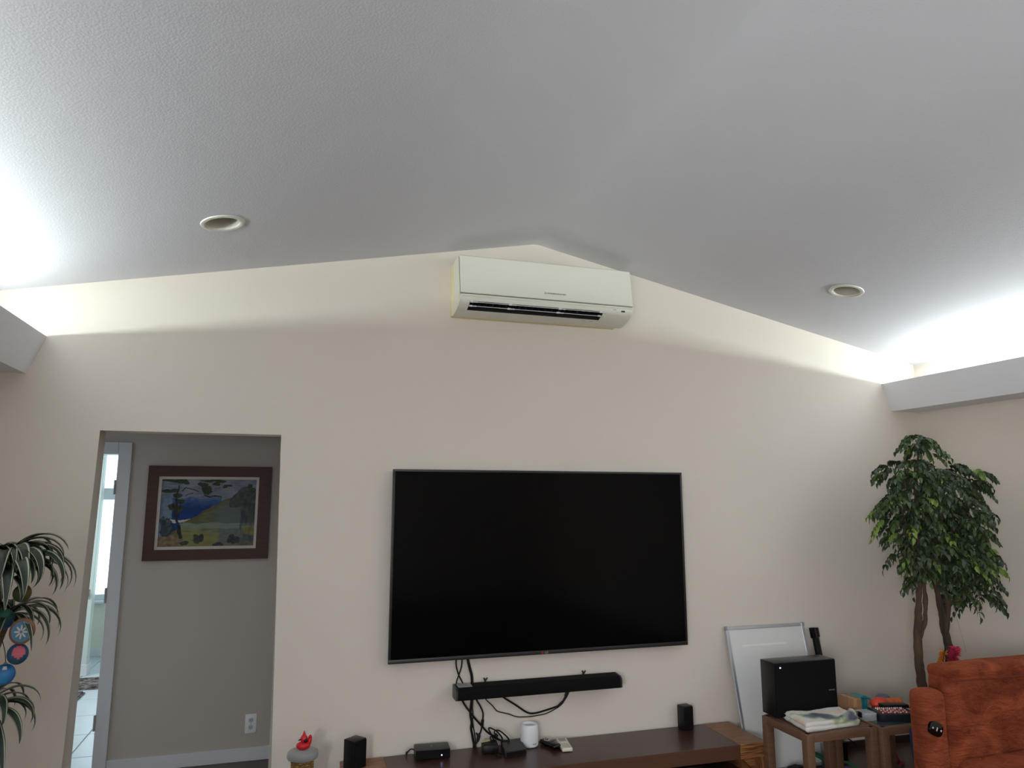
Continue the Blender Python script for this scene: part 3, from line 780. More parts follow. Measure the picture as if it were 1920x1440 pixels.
def thin_box():
    t = thing('network_switch', 'thin dark grey box beside the white router', 'network box', (1.25, -.11, CZ))
    P = [(1.172, -.235), (1.300, -.215), (1.322, -.035), (1.200, -.045)]
    bm = NB(); A_, B_, a_, b_ = prism(bm, P, 'z', CZ + .002, CZ + .030)
    bmesh.ops.bevel(bm, geom=bm.edges[:], offset=.003, segments=2, affect='EDGES'); obj('case', bm, DARKGREY, t, True, 30)
    bm = NB(); prism(bm, [(1.180, -.236), (1.294, -.218), (1.294, -.214), (1.180, -.230)], 'z', CZ + .006, CZ + .026); obj('front_strip', bm, BLACKG, t)
thin_box()
def adapter():
    t = thing('power_adapter', 'black power adapter with a cream tag in the cable tangle', 'adapter', (1.12, -.11, CZ))
    bm = NB(); box(bm, 1.078, 1.165, -.155, -.055, CZ, CZ + .046, .008, 2, rotz_about(1.12, -.1, math.radians(-8))); obj('brick', bm, BLACK, t, True, 30)
    bm = NB(); prism(bm, [(1.070, -.10), (1.128, -.085), (1.140, -.060), (1.082, -.07)], 'z', CZ + .047, CZ + .050); obj('paper_tag', bm, mat('cream tag', (196, 190, 150), .7, bump=(100, .05, .001)), t)
    bm = NB(); tube(bm, [(1.13, -.1, CZ + .046), (1.128, -.09, CZ + .066), (1.140, -.075, CZ + .070), (1.146, -.07, CZ + .058), (1.15, -.08, CZ + .047)], .004, 8); obj('strain_relief', bm, RUBBER, t, True)
    bm = NB(); tube(bm, [(1.145, -.15, CZ + .012), (1.16, -.19, CZ + .006), (1.150, -.225, CZ + .006), (1.135, -.20, CZ + .006), (1.128, -.16, CZ + .012)], .0045, 8); obj('lead', bm, RUBBER, t, True)
adapter()
def router():
    cx, cy = 1.358, -.085
    t = thing('wifi_router', 'white rounded cylinder router on the console', 'router', (cx, cy, CZ))
    prof = [(0, .001), (.044, .001), (.049, .005), (.0515, .014), (.051, .07), (.049, .108), (.046, .117), (.042, .119), (.038, .116), (.036, .110), (.033, .107), (0, .107)]
    bm = NB(); lathe(bm, prof, (cx, cy, CZ), 48); obj('body', bm, WHITEP, t, True, 50)
    bm = NB(); lathe(bm, [(0, .1072), (.031, .1072), (.031, .109), (0, .110)], (cx, cy, CZ), 32); obj('top_disc', bm, mat('router top', (210, 208, 212), .4, bump=(100, .02, .001)), t, True, 40)
    bm = NB()
    for k in range(4):
        a = -PI / 2 + .12 + k * .11; r = .0515
        c = Vector((cx + r * math.cos(a), cy + r * math.sin(a), CZ + .022))
        box(bm, -.0022, .0022, -.0008, .0008, -.003, .003, 0, 1, Matrix.Translation(c) @ Matrix.Rotation(a + PI / 2, 4, 'Z'))
    obj('logo_mark', bm, mat('pale grey print', (168, 168, 172), .5, bump=(100, .02, .001)), t)
router()
def game_pad():
    t = thing('mini_remote', 'small glossy black remote lying between router and cream remote', 'remote', (1.466, -.13, CZ))
    Mx = rotz_about(1.466, -.13, math.radians(18))
    bm = NB(); box(bm, 1.440, 1.494, -.20, -.06, CZ + .001, CZ + .028, .011, 3, Mx); obj('case', bm, BLACKG, t, True, 40)
    bm = NB(); lathe(bm, [(.010, .027), (.013, .030), (.016, .030), (.018, .027)], (0, 0, CZ), 20, Mx @ Matrix.Translation((1.467, -.10, 0))); obj('ring_button', bm, CHROME, t, True, 40)
    for q in range(3):
        bm = NB(); lathe(bm, [(0, .030), (.0045, .030), (.005, .027)], (0, 0, CZ), 12, Mx @ Matrix.Translation((1.455 + .012 * q, -.14, 0))); obj('button', bm, DARKGREY, t, True, 40)
game_pad()
def cream_remote():
    t = thing('remote_control', 'cream remote control lying on the console', 'remote', (1.54, -.155, CZ))
    cx, cy = 1.541, -.158
    Mx = rotz_about(cx, cy, math.radians(-9))
    CRM = mat('cream plastic', (226, 220, 204), .4, bump=(200, .03, .001))
    bm = NB(); box(bm, cx - .030, cx + .030, cy - .088, cy + .088, CZ + .001, CZ + .021, .006, 3, Mx); obj('case', bm, CRM, t, True, 40)
    bm = NB(); box(bm, cx - .021, cx + .021, cy + .030, cy + .076, CZ + .020, CZ + .0222, .0008, 1, Mx); obj('display', bm, mat('lcd grey', (140, 142, 132), .25, bump=(100, .02, .001)), t)
    bm = NB(); box(bm, cx - .024, cx + .024, cy - .080, cy + .022, CZ + .020, CZ + .0218, .0008, 1, Mx); cv = obj('sliding_cover', bm, mat('cover cream', (206, 202, 180), .5, bump=(100, .02, .001)), t)
    for k in range(2):
        bm = NB(); box(bm, cx - .016 + .018 * k, cx - .002 + .018 * k, cy + .004, cy + .014, CZ + .021, CZ + .0235, .001, 1, Mx); obj('button', bm, CRM, t)
cream_remote()

# ================================================================== SCRATCHING POST AND TOY
def post():
    cx, cy = .118, -.25
    t = thing('scratching_post', 'cat scratching post wound with straw and topped by grey cushion', 'cat post', (cx, cy, 0))
    STRAW = mat('straw rope', (176, 138, 74), .9, var=(60, (88, 60, 34), .2, (1, 1, 3)), bump=(160, .6, .004))
    GREYF = mat('grey plush', (150, 150, 148), .95, spec=.1, bump=(260, .5, .004), sheen=.3)
    bm = NB(); lathe(bm, [(0, 0), (.17, 0), (.175, .01), (.17, .03), (0, .03)], (cx, cy, 0), 40); obj('base', bm, GREYF, t, True, 40)
    bm = NB(); lathe(bm, [(.047, .03), (.047, .355), (0, .355)], (cx, cy, 0), 28); obj('core', bm, STRAW, t, True, 40)
    n = 26
    bm = NB(); pts = []
    for k in range(n * 14):
        a = 2 * PI * k / 14; pts.append((cx + .050 * math.cos(a), cy + .050 * math.sin(a), .036 + .012 * k / 14))
    tube(bm, pts, .0065, 6, smooth=0); obj('rope_winding', bm, STRAW, t, True)
    bm = NB(); lathe(bm, [(0, .352), (.058, .352), (.071, .358), (.0765, .372), (.073, .388), (.062, .396), (.04, .399), (0, .400)], (cx, cy, 0), 40)
    for v in bm.verts: v.co.z += mnoise.noise(v.co * 30) * .003
    obj('top_cushion', bm, GREYF, t, True)
post()
def toy():
    cx, cy, z0 = .122, -.26, .399
    t = thing('rubber_toy', 'red rubber bath toy sitting on the scratching post', 'toy', (cx, cy, z0))
    RED = mat('red rubber', (206, 22, 40), .4, bump=(60, .03, .002))
    def blob(bm, c, r, n=20, rot=0):
        Mx = Matrix.Translation(c) @ Matrix.Rotation(rot, 4, 'Y')
        g = bmesh.ops.create_uvsphere(bm, u_segments=n, v_segments=12, radius=1.0)
        for v in g['verts']: v.co = Mx @ Vector((v.co.x * r[0], v.co.y * r[1], v.co.z * r[2]))
    bm = NB()
    blob(bm, (cx - .004, cy, z0 + .024), (.042, .034, .025))
    blob(bm, (cx - .030, cy, z0 + .026), (.016, .020, .016))
    obj('body', bm, RED, t, True)
    bm = NB(); blob(bm, (cx + .030, cy + .004, z0 + .045), (.014, .020, .034), rot=.25); blob(bm, (cx + .034, cy, z0 + .070), (.010, .014, .012)); obj('tail', bm, RED, t, True)
    bm = NB(); blob(bm, (cx - .002, cy - .002, z0 + .064), (.022, .022, .022)); hd = obj('head', bm, RED, t, True)
    bm = NB(); lathe(bm, [(.012, 0), (.008, .014), (0, .030)], (cx - .001, cy, z0 + .080), 14); obj('crest', bm, RED, hd, True)
    bm = NB(); lathe(bm, [(.006, 0), (.004, .010), (0, .020)], (0, 0, 0), 10, Matrix.Translation((cx - .020, cy - .008, z0 + .062)) @ Matrix.Rotation(-1.9, 4, 'Y')); obj('beak', bm, BLACK, hd, True)
    bm = NB(); blob(bm, (cx + .008, cy - .022, z0 + .056), (.010, .006, .012), 12); obj('face_patch', bm, BLACK, hd, True)
    bm = NB(); blob(bm, (cx + .004, cy - .024, z0 + .068), (.004, .004, .003), 10); obj('eye', bm, mat('brown eye', (150, 100, 70), .3, bump=(50, .01, .001)), hd, True)
toy()
_t = bpy.data.objects['rubber_toy']
for _o in _t.children_recursive:
    if _o.type == 'MESH':
        for _v in _o.data.vertices: _v.co = Vector((.122, -.26, .399)) + (_v.co - Vector((.122, -.26, .399))) * .82

# ================================================================== WHITEBOARD AND POST BEHIND THE TABLES
def whiteboard():
    xa, xb = 2.700, 3.292; H = .838
    t = thing('whiteboard', 'blank whiteboard with aluminium frame leaning against the wall', 'whiteboard', (3.0, -.2, 0))
    L = Matrix.Translation((0, -.205, 0.0)) @ Matrix.Rotation(-math.asin(.185 / H), 4, 'X')
    bm = NB(); box(bm, xa + .012, xb - .012, -.004, .004, .012, H - .012, 0, 1, L); obj('board', bm, mat('white enamel', (226, 226, 224), .2, bump=(30, .01, .001)), t)
    AL = mat('aluminium frame', (196, 200, 206), .35, metal=.7, bump=(100, .03, .001))
    for a in ((xa, xa + .02, 0, H), (xb - .02, xb, 0, H)):
        bm = NB(); box(bm, a[0], a[1], -.009, .009, a[2], a[3], .002, 1, L); obj('side_rail', bm, AL, t)
    for a in ((0, .02), (H - .02, H)):
        bm = NB(); box(bm, xa + .02, xb - .02, -.009, .009, a[0], a[1], .002, 1, L); obj('cross_rail', bm, AL, t)
    for x in (xa, xb):
        for z in (0, H):
            bm = NB(); box(bm, x - .012 if x == xb else x - .003, x + .003 if x == xb else x + .012, -.011, .011, z - .003 if z == 0 else z - .022, z + .022 if z == 0 else z + .003, .003, 2, L); obj('corner_cap', bm, mat('grey corner plastic', (150, 152, 154), .5, bump=(60, .02, .001)) if 'grey corner plastic' not in bpy.data.materials else bpy.data.materials['grey corner plastic'], t)
    bm = NB(); box(bm, xa + .10, xb - .16, -.0052, -.004, H - .125, H - .113, 0, 1, L)
    obj('wiped_streak', bm, mat('pale streak', (238, 238, 236), .3, bump=(30, .01, .001)), t)
whiteboard()
def stand_post():
    t = thing('stand_post', 'black slanted stand post behind the black box-shaped subwoofer', 'stand', (3.40, -.14, 0))
    a, b = Vector((3.405, -.15, .03)), Vector((3.362, -.040, .775))
    d = (b - a); L = d.length
    q = d.to_track_quat('Z', 'Y').to_matrix().to_4x4(); Mx = Matrix.Translation(a) @ q
    bm = NB(); box(bm, -.022, .022, -.014, .014, 0, L, .004, 2, Mx); obj('upright', bm, BLACK, t, True, 30)
    bm = NB(); box(bm, -.031, -.004, -.018, .018, L - .05, L + .008, .004, 2, Mx); box(bm, .006, .031, -.018, .018, L - .05, L + .012, .004, 2, Mx); box(bm, -.031, .031, -.018, .016, L - .055, L - .015, .003, 1, Mx); obj('forked_head', bm, BLACKG, t, True, 30)
    bm = NB(); box(bm, 3.385, 3.44, -.19, -.10, 0, .11, .006); obj('foot', bm, BLACK, t, True, 30)
stand_post()

# ================================================================== SIDE TABLES
TW = mat('table wood', (120, 88, 68), .45, var=(6, (98, 70, 54), .3, (2, 2, 20)), bump=(80, .03, .001))
TGL = mat('smoked glass', (60, 72, 74), .06, spec=.6, var=(2, (56, 68, 70), .3, ONE))
TZ = .40
def side_table(x0, x1, y0, y1, label, m_top, inset_top):
    t = thing('side_table', label, 'side table', ((x0 + x1) / 2, (y0 + y1) / 2, 0), 'square side tables')
    lw = .048
    for x in (x0, x1 - lw):
        for y in (y0, y1 - lw):
            bm = NB(); box(bm, x, x + lw, y, y + lw, 0, TZ - .002, .006, 2); obj('leg', bm, TW, t, True, 30)
    for nm, a in (('front_rail', (x0 + .01, x1 - .01, y0 + .002, y0 + .04)), ('back_rail', (x0 + .01, x1 - .01, y1 - .04, y1 - .002))):
        bm = NB(); box(bm, *a, TZ - .042, TZ, .004, 2); obj(nm, bm, TW, t, True, 30)
    for x in (x0 + .002, x1 - .04):
        bm = NB(); box(bm, x, x + .038, y0 + .01, y1 - .01, TZ - .042, TZ, .004, 2); obj('side_rail', bm, TW, t, True, 30)
    bm = NB(); box(bm, x0 + inset_top, x1 - inset_top, y0 + inset_top, y1 - inset_top, TZ - .012, TZ + .0012, .001, 1); obj('top_panel', bm, m_top, t)
side_table(2.655, 3.112, -.808, -.422, 'brown wooden side table carrying the black box-shaped subwoofer', TW, .03)
side_table(3.122, 3.555, -.832, -.42, 'brown side table with dark glass top beside the orange recliner', TGL, .03)

def subwoofer():
    x0, x1, y0, y1, z0 = 2.677, 3.098, -.536, -.405, TZ + .003
    t = thing('subwoofer', 'large black box-shaped subwoofer standing on the wooden side table', 'subwoofer', ((x0 + x1) / 2, (y0 + y1) / 2, z0))
    z1 = .702
    bm = NB(); box(bm, x0, x1, y0 + .006, y1, z0 + .006, z1, .003, 2); obj('cabinet', bm, mat('black satin wood', (14, 14, 16), .3, spec=.4, bump=(200, .03, .001)), t, True, 30)
    bm = NB(); box(bm, x0 + .003, x1 - .003, y0, y0 + .008, z0 + .009, z1 - .003, .002, 1); g = obj('front_panel', bm, BLACKF, t)
    bm = NB(); lathe(bm, [(0, 0), (.0035, 0), (.0035, .002), (0, .002)], (0, 0, 0), 12, Matrix.Translation((x0 + .038, y0, z1 - .026)) @ Matrix.Rotation(PI / 2, 4, 'X')); obj('indicator_lamp', bm, mat('lamp white', (240, 240, 255), .3, emit=(225, 225, 255), estr=5, bump=(50, .01, .001)), g)
    bm = NB()
    for k in range(7): box(bm, x1 - .060 + k * .0062, x1 - .0555 + k * .0062, y0 - .0008, y0 + .001, z0 + .128, z0 + .1335)
    obj('logo_plate', bm, mat('dull silver print', (118, 118, 120), .4, bump=(60, .02, .001)), g)
    for x in (x0 + .03, x1 - .03):
        for y in (y0 + .03, y1 - .03):
            bm = NB(); tube(bm, [(x, y, z0), (x, y, z0 + .008)], .012, 12, smooth=0); obj('foot', bm, RUBBER, t)
subwoofer()

def blanket():
    t = thing('folded_blanket', 'folded tie-dyed fleece blanket on the wooden side table', 'blanket', (2.87, -.69, TZ))
    m = bpy.data.materials.new('tie dye fleece'); m.use_nodes = True
    nt = m.node_tree; b = nt.nodes['Principled BSDF']; b.inputs['Roughness'].default_value = .95; b.inputs['Sheen Weight'].default_value = .3; b.inputs['Specular IOR Level'].default_value = .1
    tc = nt.nodes.new('ShaderNodeTexCoord'); nz = nt.nodes.new('ShaderNodeTexNoise'); nz.inputs['Scale'].default_value = 5.2; nz.inputs['Detail'].default_value = 2.5
    mp = nt.nodes.new('ShaderNodeMapping'); mp.inputs['Location'].default_value = (3.1, 1.7, .4)
    rp = nt.nodes.new('ShaderNodeValToRGB'); e = rp.color_ramp.elements
    e[0].position = .30; e[0].color = lin((36, 44, 62)); e[1].position = .80; e[1].color = lin((200, 216, 228))
    for p, c in ((.38, (84, 92, 112)), (.425, (160, 172, 150)), (.45, (188, 196, 132)), (.475, (220, 222, 216)), (.55, (232, 226, 220)), (.62, (226, 200, 178)), (.68, (222, 222, 226))):
        x = e.new(p); x.color = lin(c)
    nt.links.new(tc.outputs['Object'], mp.inputs[0]); nt.links.new(mp.outputs[0], nz.inputs['Vector']); nt.links.new(nz.outputs['Fac'], rp.inputs[0]); nt.links.new(rp.outputs[0], b.inputs['Base Color'])
    n2 = nt.nodes.new('ShaderNodeTexNoise'); n2.inputs['Scale'].default_value = 220
    bp = nt.nodes.new('ShaderNodeBump'); bp.inputs['Strength'].default_value = .4; bp.inputs['Distance'].default_value = .003
    nt.links.new(n2.outputs['Fac'], bp.inputs['Height']); nt.links.new(bp.outputs[0], b.inputs['Normal'])
    # three stacked layers, corners of a loose quad
    Q = [Vector((2.665, -.795, 0)), Vector((3.045, -.765, 0)), Vector((3.075, -.575, 0)), Vector((2.700, -.560, 0))]
    def layer(z0, th, sh, seed, name):
        bm = NB(); N = 26
        def pt(u, v, top):
            p = (Q[0] * (1 - u) + Q[1] * u) * (1 - v) + (Q[3] * (1 - u) + Q[2] * u) * v
            e_ = min(u, 1 - u, v, 1 - v)
            f = min(1, e_ / .06); r = math.sqrt(max(0, 1 - (1 - f) ** 2))
            c = (Q[0] + Q[1] + Q[2] + Q[3]) / 4
            p = c + (p - c) * (1 - sh)
            w = mnoise.noise(Vector((p.x * 9, p.y * 9, seed))) * .008 + mnoise.noise(Vector((p.x * 22, p.y * 22, seed + 4))) * .003
            mid = z0 + th / 2
            z = mid + (th / 2 * r + (w + .004 if top else 0)) if top else mid - th / 2 * r
            return (p.x + mnoise.noise(Vector((p.y * 14, seed, 1))) * .006, p.y + mnoise.noise(Vector((p.x * 12, seed, 2))) * .006, z + (.010 * max(0, (u - .75) / .25) if top else 0))
        T = [[bm.verts.new(pt(i / N, j / N, True)) for j in range(N + 1)] for i in range(N + 1)]
        Bt = [[(T[i][j] if i in (0, N) or j in (0, N) else bm.verts.new(pt(i / N, j / N, False))) for j in range(N + 1)] for i in range(N + 1)]
        for i in range(N):
            for j in range(N):
                bm.faces.new((T[i][j], T[i + 1][j], T[i + 1][j + 1], T[i][j + 1]))
                try: bm.faces.new((Bt[i][j], Bt[i][j + 1], Bt[i + 1][j + 1], Bt[i + 1][j]))
                except ValueError: pass
        return obj(name, bm, m, t, True)
    layer(TZ + .003, .022, 0.0, 1.0, 'fold'); layer(TZ + .024, .022, .02, 5.0, 'fold')
    bm = NB(); tube(bm, [(2.90, -.765, TZ + .044), (2.97, -.750, TZ + .050), (3.03, -.72, TZ + .054), (3.065, -.665, TZ + .052)], lambda s: .014 + .008 * math.sin(s * PI), 12); obj('rolled_edge', bm, m, t, True)
blanket()

def cardboard_box():
    t = thing('cardboard_box', 'small brown cardboard box behind the blanket', 'box', (3.07, -.55, TZ))
    CB = mat('cardboard', (158, 118, 82), .85, var=(5, (144, 106, 72), .3, (1, 1, 8)), bump=(120, .08, .002))
    Mx = rotz_about(3.13, -.55, math.radians(3))
    bm = NB(); box(bm, 3.100, 3.196, -.612, -.500, TZ + .003, .492, .002, 1, Mx); obj('carton', bm, CB, t)
    for a in ((3.100, 3.147), (3.149, 3.196)):
        bm = NB(); box(bm, a[0], a[1], -.612, -.500, .492, .4945, .0008, 1, Mx); obj('flap', bm, CB, t)
    bm = NB(); box(bm, 3.136, 3.160, -.613, -.499, .4945, .4953, 0, 1, Mx); box(bm, 3.136, 3.160, -.6135, -.612, .45, .495, 0, 1, Mx); obj('packing_tape', bm, mat('packing tape', (176, 140, 100), .2, bump=(50, .02, .001)), t)
cardboard_box()

def toys_on_table():
    z = TZ + .0012
    # teal folder-like case
    t = thing('teal_case', 'teal plastic case standing upright beside the cardboard box', 'case', (3.265, -.53, z))
    TEAL = mat('teal plastic', (24, 124, 134), .45, bump=(80, .04, .002))
    Mx = rotz_about(3.265, -.52, math.radians(12))
    bm = NB(); box(bm, 3.225, 3.300, -.545, -.500, z, z + .082, .006, 2, Mx); obj('shell', bm, TEAL, t, True, 30)
    bm = NB(); prism(bm, [(3.200, .478), (3.262, .492), (3.305, .478), (3.312, .462), (3.300, .470), (3.262, .482)], 'y', -.56, -.49); obj('lid', bm, mat('teal lid', (34, 136, 146), .45, bump=(80, .04, .002)), t, True, 30)
    for x in (3.245, 3.28):
        bm = NB(); box(bm, x - .004, x + .004, -.551, -.543, z + .008, z + .07, .002, 1, Mx); obj('rib', bm, TEAL, t)
    # orange-red ball
    t = thing('toy_ball', 'orange-red egg-shaped toy ball on the glass table', 'ball', (3.375, -.55, z))
    OR = mat('orange red plastic', (214, 68, 42), .4, bump=(60, .03, .002))
    def ell(c, r, Mr=None):
        bm = NB(); g = bmesh.ops.create_uvsphere(bm, u_segments=24, v_segments=14, radius=1)
        for v in g['verts']:
            p = Vector((v.co.x * r[0], v.co.y * r[1], v.co.z * r[2]))
            v.co = Vector(c) + (Mr @ p if Mr else p)
        return bm
    obj('shell', ell((3.375, -.55, z + .036), (.056, .04, .036)), OR, t, True)
    bm = NB(); lathe(bm, [(.0402, -.002), (.0412, 0), (.0402, .002)], (0, 0, 0), 28, Matrix.Translation((3.375, -.55, z + .036)) @ Matrix.Diagonal((1.0, .95, .9, 1)).to_4x4() @ Matrix.Rotation(PI / 2, 4, 'Y')); obj('seam_ring', bm, mat('seam orange', (190, 56, 34), .4, bump=(60, .03, .002)), t, True)
    # ribbed orange tube toy
    t = thing('toy_tube', 'ribbed orange tube toy lying behind the game box', 'toy', (3.48, -.52, z))
    OG = mat('orange plastic', (206, 98, 40), .45, bump=(60, .03, .002))
    M2 = Matrix.Translation((3.435, -.53, z + .030)) @ Matrix.Rotation(-.25, 4, 'Z') @ Matrix.Rotation(PI / 2, 4, 'Y')
    pr = [(0, 0), (.024, 0), (.027, .004)]
    for k in range(8): pr += [(.027, .006 + k * .011), (.024, .009 + k * .011), (.024, .012 + k * .011), (.027, .015 + k * .011)]
    pr += [(.024, .098), (0, .098)]
    bm = NB(); lathe(bm, pr, (0, 0, 0), 24, M2); obj('barrel', bm, OG, t, True, 40)
    bm = NB(); tube(bm, [(3.515, -.565, z + .028), (3.54, -.60, z + .020), (3.55, -.66, z + .016), (3.57, -.72, z + .014)], .011, 10); obj('handle', bm, mat('red orange plastic', (196, 74, 38), .45, bump=(60, .03, .002)), t, True)
    # slate toy
    t = thing('slate_dome', 'slate blue dome-shaped toy beside the recliner arm', 'toy', (3.56, -.50, z))
    bm = NB(); lathe(bm, [(0, 0), (.050, 0), (.052, .012), (.044, .038), (.026, .055), (0, .060)], (3.495, -.455, z), 24); obj('dome', bm, mat('slate plastic', (92, 104, 124), .4, bump=(60, .03, .002)), t, True, 40)
    bm = NB(); lathe(bm, [(.0525, .004), (.056, .007), (.0525, .011)], (3.495, -.455, z), 24); obj('rim', bm, DARKGREY, t, True, 40)
    # clear box
    t = thing('clear_box', 'small clear plastic box beside the dark game box', 'box', (3.19, -.68, z))
    CLR = bpy.data.materials.new('clear plastic'); CLR.use_nodes = True
    b = CLR.node_tree.nodes['Principled BSDF']; b.inputs['Base Color'].default_value = (.8, .85, .87, 1); b.inputs['Roughness'].default_value = .12; b.inputs['Alpha'].default_value = .35
    Mx = Matrix.Translation((-.02, .0, 0)) @ rotz_about(3.2, -.67, math.radians(-6))
    bm = NB(); box(bm, 3.150, 3.222, -.715, -.63, z, z + .036, .003, 2, Mx); obj('tray', bm, CLR, t, True, 30)
    bm = NB(); box(bm, 3.147, 3.225, -.718, -.627, z + .036, z + .041, .002, 1, Mx); obj('lid', bm, CLR, t, True, 30)
    bm = NB(); box(bm, 3.142, 3.150, -.69, -.66, z + .012, z + .042, .003, 2, Mx); obj('latch', bm, BLACK, t, True, 30)
    # dark game box with beaded pattern
    t = thing('game_box', 'dark box topped with red and white beaded rows', 'game box', (3.32, -.70, z))
    NAVY = mat('dark navy card', (26, 32, 40), .4, bump=(80, .04, .002))
    Mx = rotz_about(3.33, -.70, math.radians(-14))
    bm = NB(); box(bm, 3.218, 3.432, -.775, -.630, z, z + .040, .003, 2, Mx); obj('case', bm, NAVY, t, True, 30)
    bm = NB(); box(bm, 3.300, 3.452, -.655, -.600, z + .038, z + .056, .003, 2, Mx); obj('raised_back', bm, BLACK, t, True, 30)
    WB = mat('white bead', (232, 226, 222), .4, bump=(60, .02, .001)); RB = mat('red bead', (196, 62, 58), .4, bump=(60, .02, .001)); PB = mat('pink bead', (214, 150, 140), .4, bump=(60, .02, .001))
    me_b = {}
    rnd = random.Random(3)
    for r_ in range(5):
        for k in range(14):
            m_ = WB if (k + r_) % 3 == 0 or r_ == 4 else (RB if (k * 7 + r_ * 3) % 4 else PB)
            if m_.name not in me_b:
                bm = NB(); bmesh.ops.create_icosphere(bm, subdivisions=1, radius=.0052)
                o = obj('bead', bm, m_, None, True); me_b[m_.name] = o.data
            else:
                o = bpy.data.objects.new('bead', me_b[m_.name]); COL.objects.link(o)
            o.parent = t
            p = Mx @ Vector((3.240 + k * .0115 + r_ * .002, -.752 + r_ * .021 + rnd.uniform(-.002, .002), z + .044))
            o.location = p - t.location; o.scale = (1, .9, .9)
toys_on_table()

# things on the floor under the tables
def under_table():
    t = thing('green_toy_track', 'green looped toy track on the floor under the wooden table', 'toy', (3.2, -.36, 0))
    GR = mat('green plastic', (38, 116, 72), .45, bump=(60, .03, .002))
    bm = NB(); tube(bm, [(3.03, -.34, .128), (3.07, -.35, .116), (3.134, -.36, .080), (3.212, -.37, .042), (3.29, -.38, .010)], .008, 8); obj('rail', bm, GR, t, True)
    bm = NB(); tube(bm, [(3.06, -.34, .132), (3.12, -.34, .108), (3.18, -.35, .068), (3.27, -.37, .012)], .008, 8); obj('rail', bm, GR, t, True)
    bm = NB(); tube(bm, [(3.17, -.36, .072), (3.203, -.36, .073), (3.283, -.36, .059), (3.33, -.37, .034), (3.36, -.38, .009)], .007, 8); obj('rail', bm, GR, t, True)
    bm = NB(); tube(bm, [(3.03, -.34, .128), (3.03, -.33, .06), (3.04, -.32, .009)], .007, 8); obj('upright', bm, GR, t, True)
    t = thing('purple_ring', 'purple toy ring on the floor under the wooden table', 'toy', (3.23, -.41, 0))
    bm = NB(); tube(bm, [(3.225 + .024 * math.cos(a), -.415, .033 + .024 * math.sin(a)) for a in [2 * PI * k / 12 for k in range(12)]], .007, 8, closed=True, smooth=2); obj('ring', bm, mat('purple plastic', (96, 74, 140), .4, bump=(60, .03, .002)), t, True)
    bm = NB(); lathe(bm, [(0, 0), (.006, .001), (.008, .006), (0, .010)], (3.19, -.43, .001), 10); obj('bead', bm, WHITEP, t, True)
    t = thing('black_pouch', 'black soft pouch on the floor behind the table leg', 'bag', (2.96, -.33, 0))
    bm = NB(); g = bmesh.ops.create_uvsphere(bm, u_segments=20, v_segments=12, radius=1)
    for v in g['verts']:
        v.co = Vector((2.94 + v.co.x * .065, -.33 + v.co.y * .05, max(0.001, .03 + v.co.z * .04)) ) + Vector((0, 0, mnoise.noise(v.co * 3) * .006))
    obj('pouch', bm, mat('black nylon', (20, 20, 24), .7, bump=(60, .3, .004)), t, True)
    bm = NB(); tube(bm, [(2.89, -.36, .03), (2.93, -.385, .075), (2.98, -.37, .05)], .004, 8); obj('strap', bm, BLACKF, t, True)
    t = thing('red_toy', 'dark red crumpled toy on the floor under the glass table', 'toy', (3.62, -.34, 0))
    bm = NB(); g = bmesh.ops.create_icosphere(bm, subdivisions=3, radius=1)
    for v in g['verts']:
        d = 1 + mnoise.noise(v.co * 2.2) * .5
        v.co = Vector((3.62 + v.co.x * .05 * d, -.34 + v.co.y * .05 * d, max(.001, .035 + v.co.z * .04 * d)))
    obj('crumpled_body', bm, mat('dark red cloth', (128, 36, 32), .8, bump=(90, .2, .003)), t, True)
    bm = NB(); tube(bm, [(3.65, -.35, .02), (3.70, -.36, .012), (3.72, -.33, .009)], .008, 8); obj('tail', bm, bpy.data.materials['dark red cloth'], t, True)
    t = thing('metal_canister', 'grey metal canister standing by the wall under the table', 'canister', (3.245, -.232, 0))
    for k, x in enumerate((3.225, 3.268)):
        bm = NB(); lathe(bm, [(0, 0), (.019, 0), (.020, .004), (.020, .13), (.017, .136), (0, .137)], (x, -.232, 0.001), 20); obj('tube', bm, METAL, t, True, 40)
    bm = NB(); box(bm, 3.203, 3.290, -.254, -.226, .05, .062, .003); obj('band', bm, BLACK, t)
    bm = NB(); tube(bm, [(3.50, -.012, .30), (3.53, -.012, .18), (3.56, -.012, .115), (3.591, -.012, .071), (3.618, -.020, .050), (3.66, -.024, .012)], .004, 8)
    tag(obj('wall_cable', bm, RUBBER, None, True), 'thin dark cable hanging along the wall behind the side tables', 'cable')
    t = thing('blue_bag', 'dark blue fabric bag hanging beside the recliner', 'bag', (3.38, -.88, 0))
    bm = NB(); N = 10
    box(bm, 3.262, 3.50, -.905, -.85, 0.002, .40, .02, 3)
    bmesh.ops.subdivide_edges(bm, edges=[e for e in bm.edges if e.calc_length() > .05], cuts=4, use_grid_fill=True)
    for v in bm.verts: v.co += Vector((mnoise.noise(v.co * 14) * .012 + (.40 - v.co.z) * .12, mnoise.noise(v.co * 11 + Vector((3, 0, 0))) * .006, 0))
    obj('sack', bm, mat('navy fabric', (38, 52, 92), .9, bump=(120, .3, .003)), t, True)
    bm = NB(); tube(bm, [(3.32, -.878, .39), (3.33, -.878, .45), (3.42, -.878, .45), (3.44, -.878, .39)], .006, 8); obj('strap', bm, bpy.data.materials['navy fabric'], t, True)
under_table()

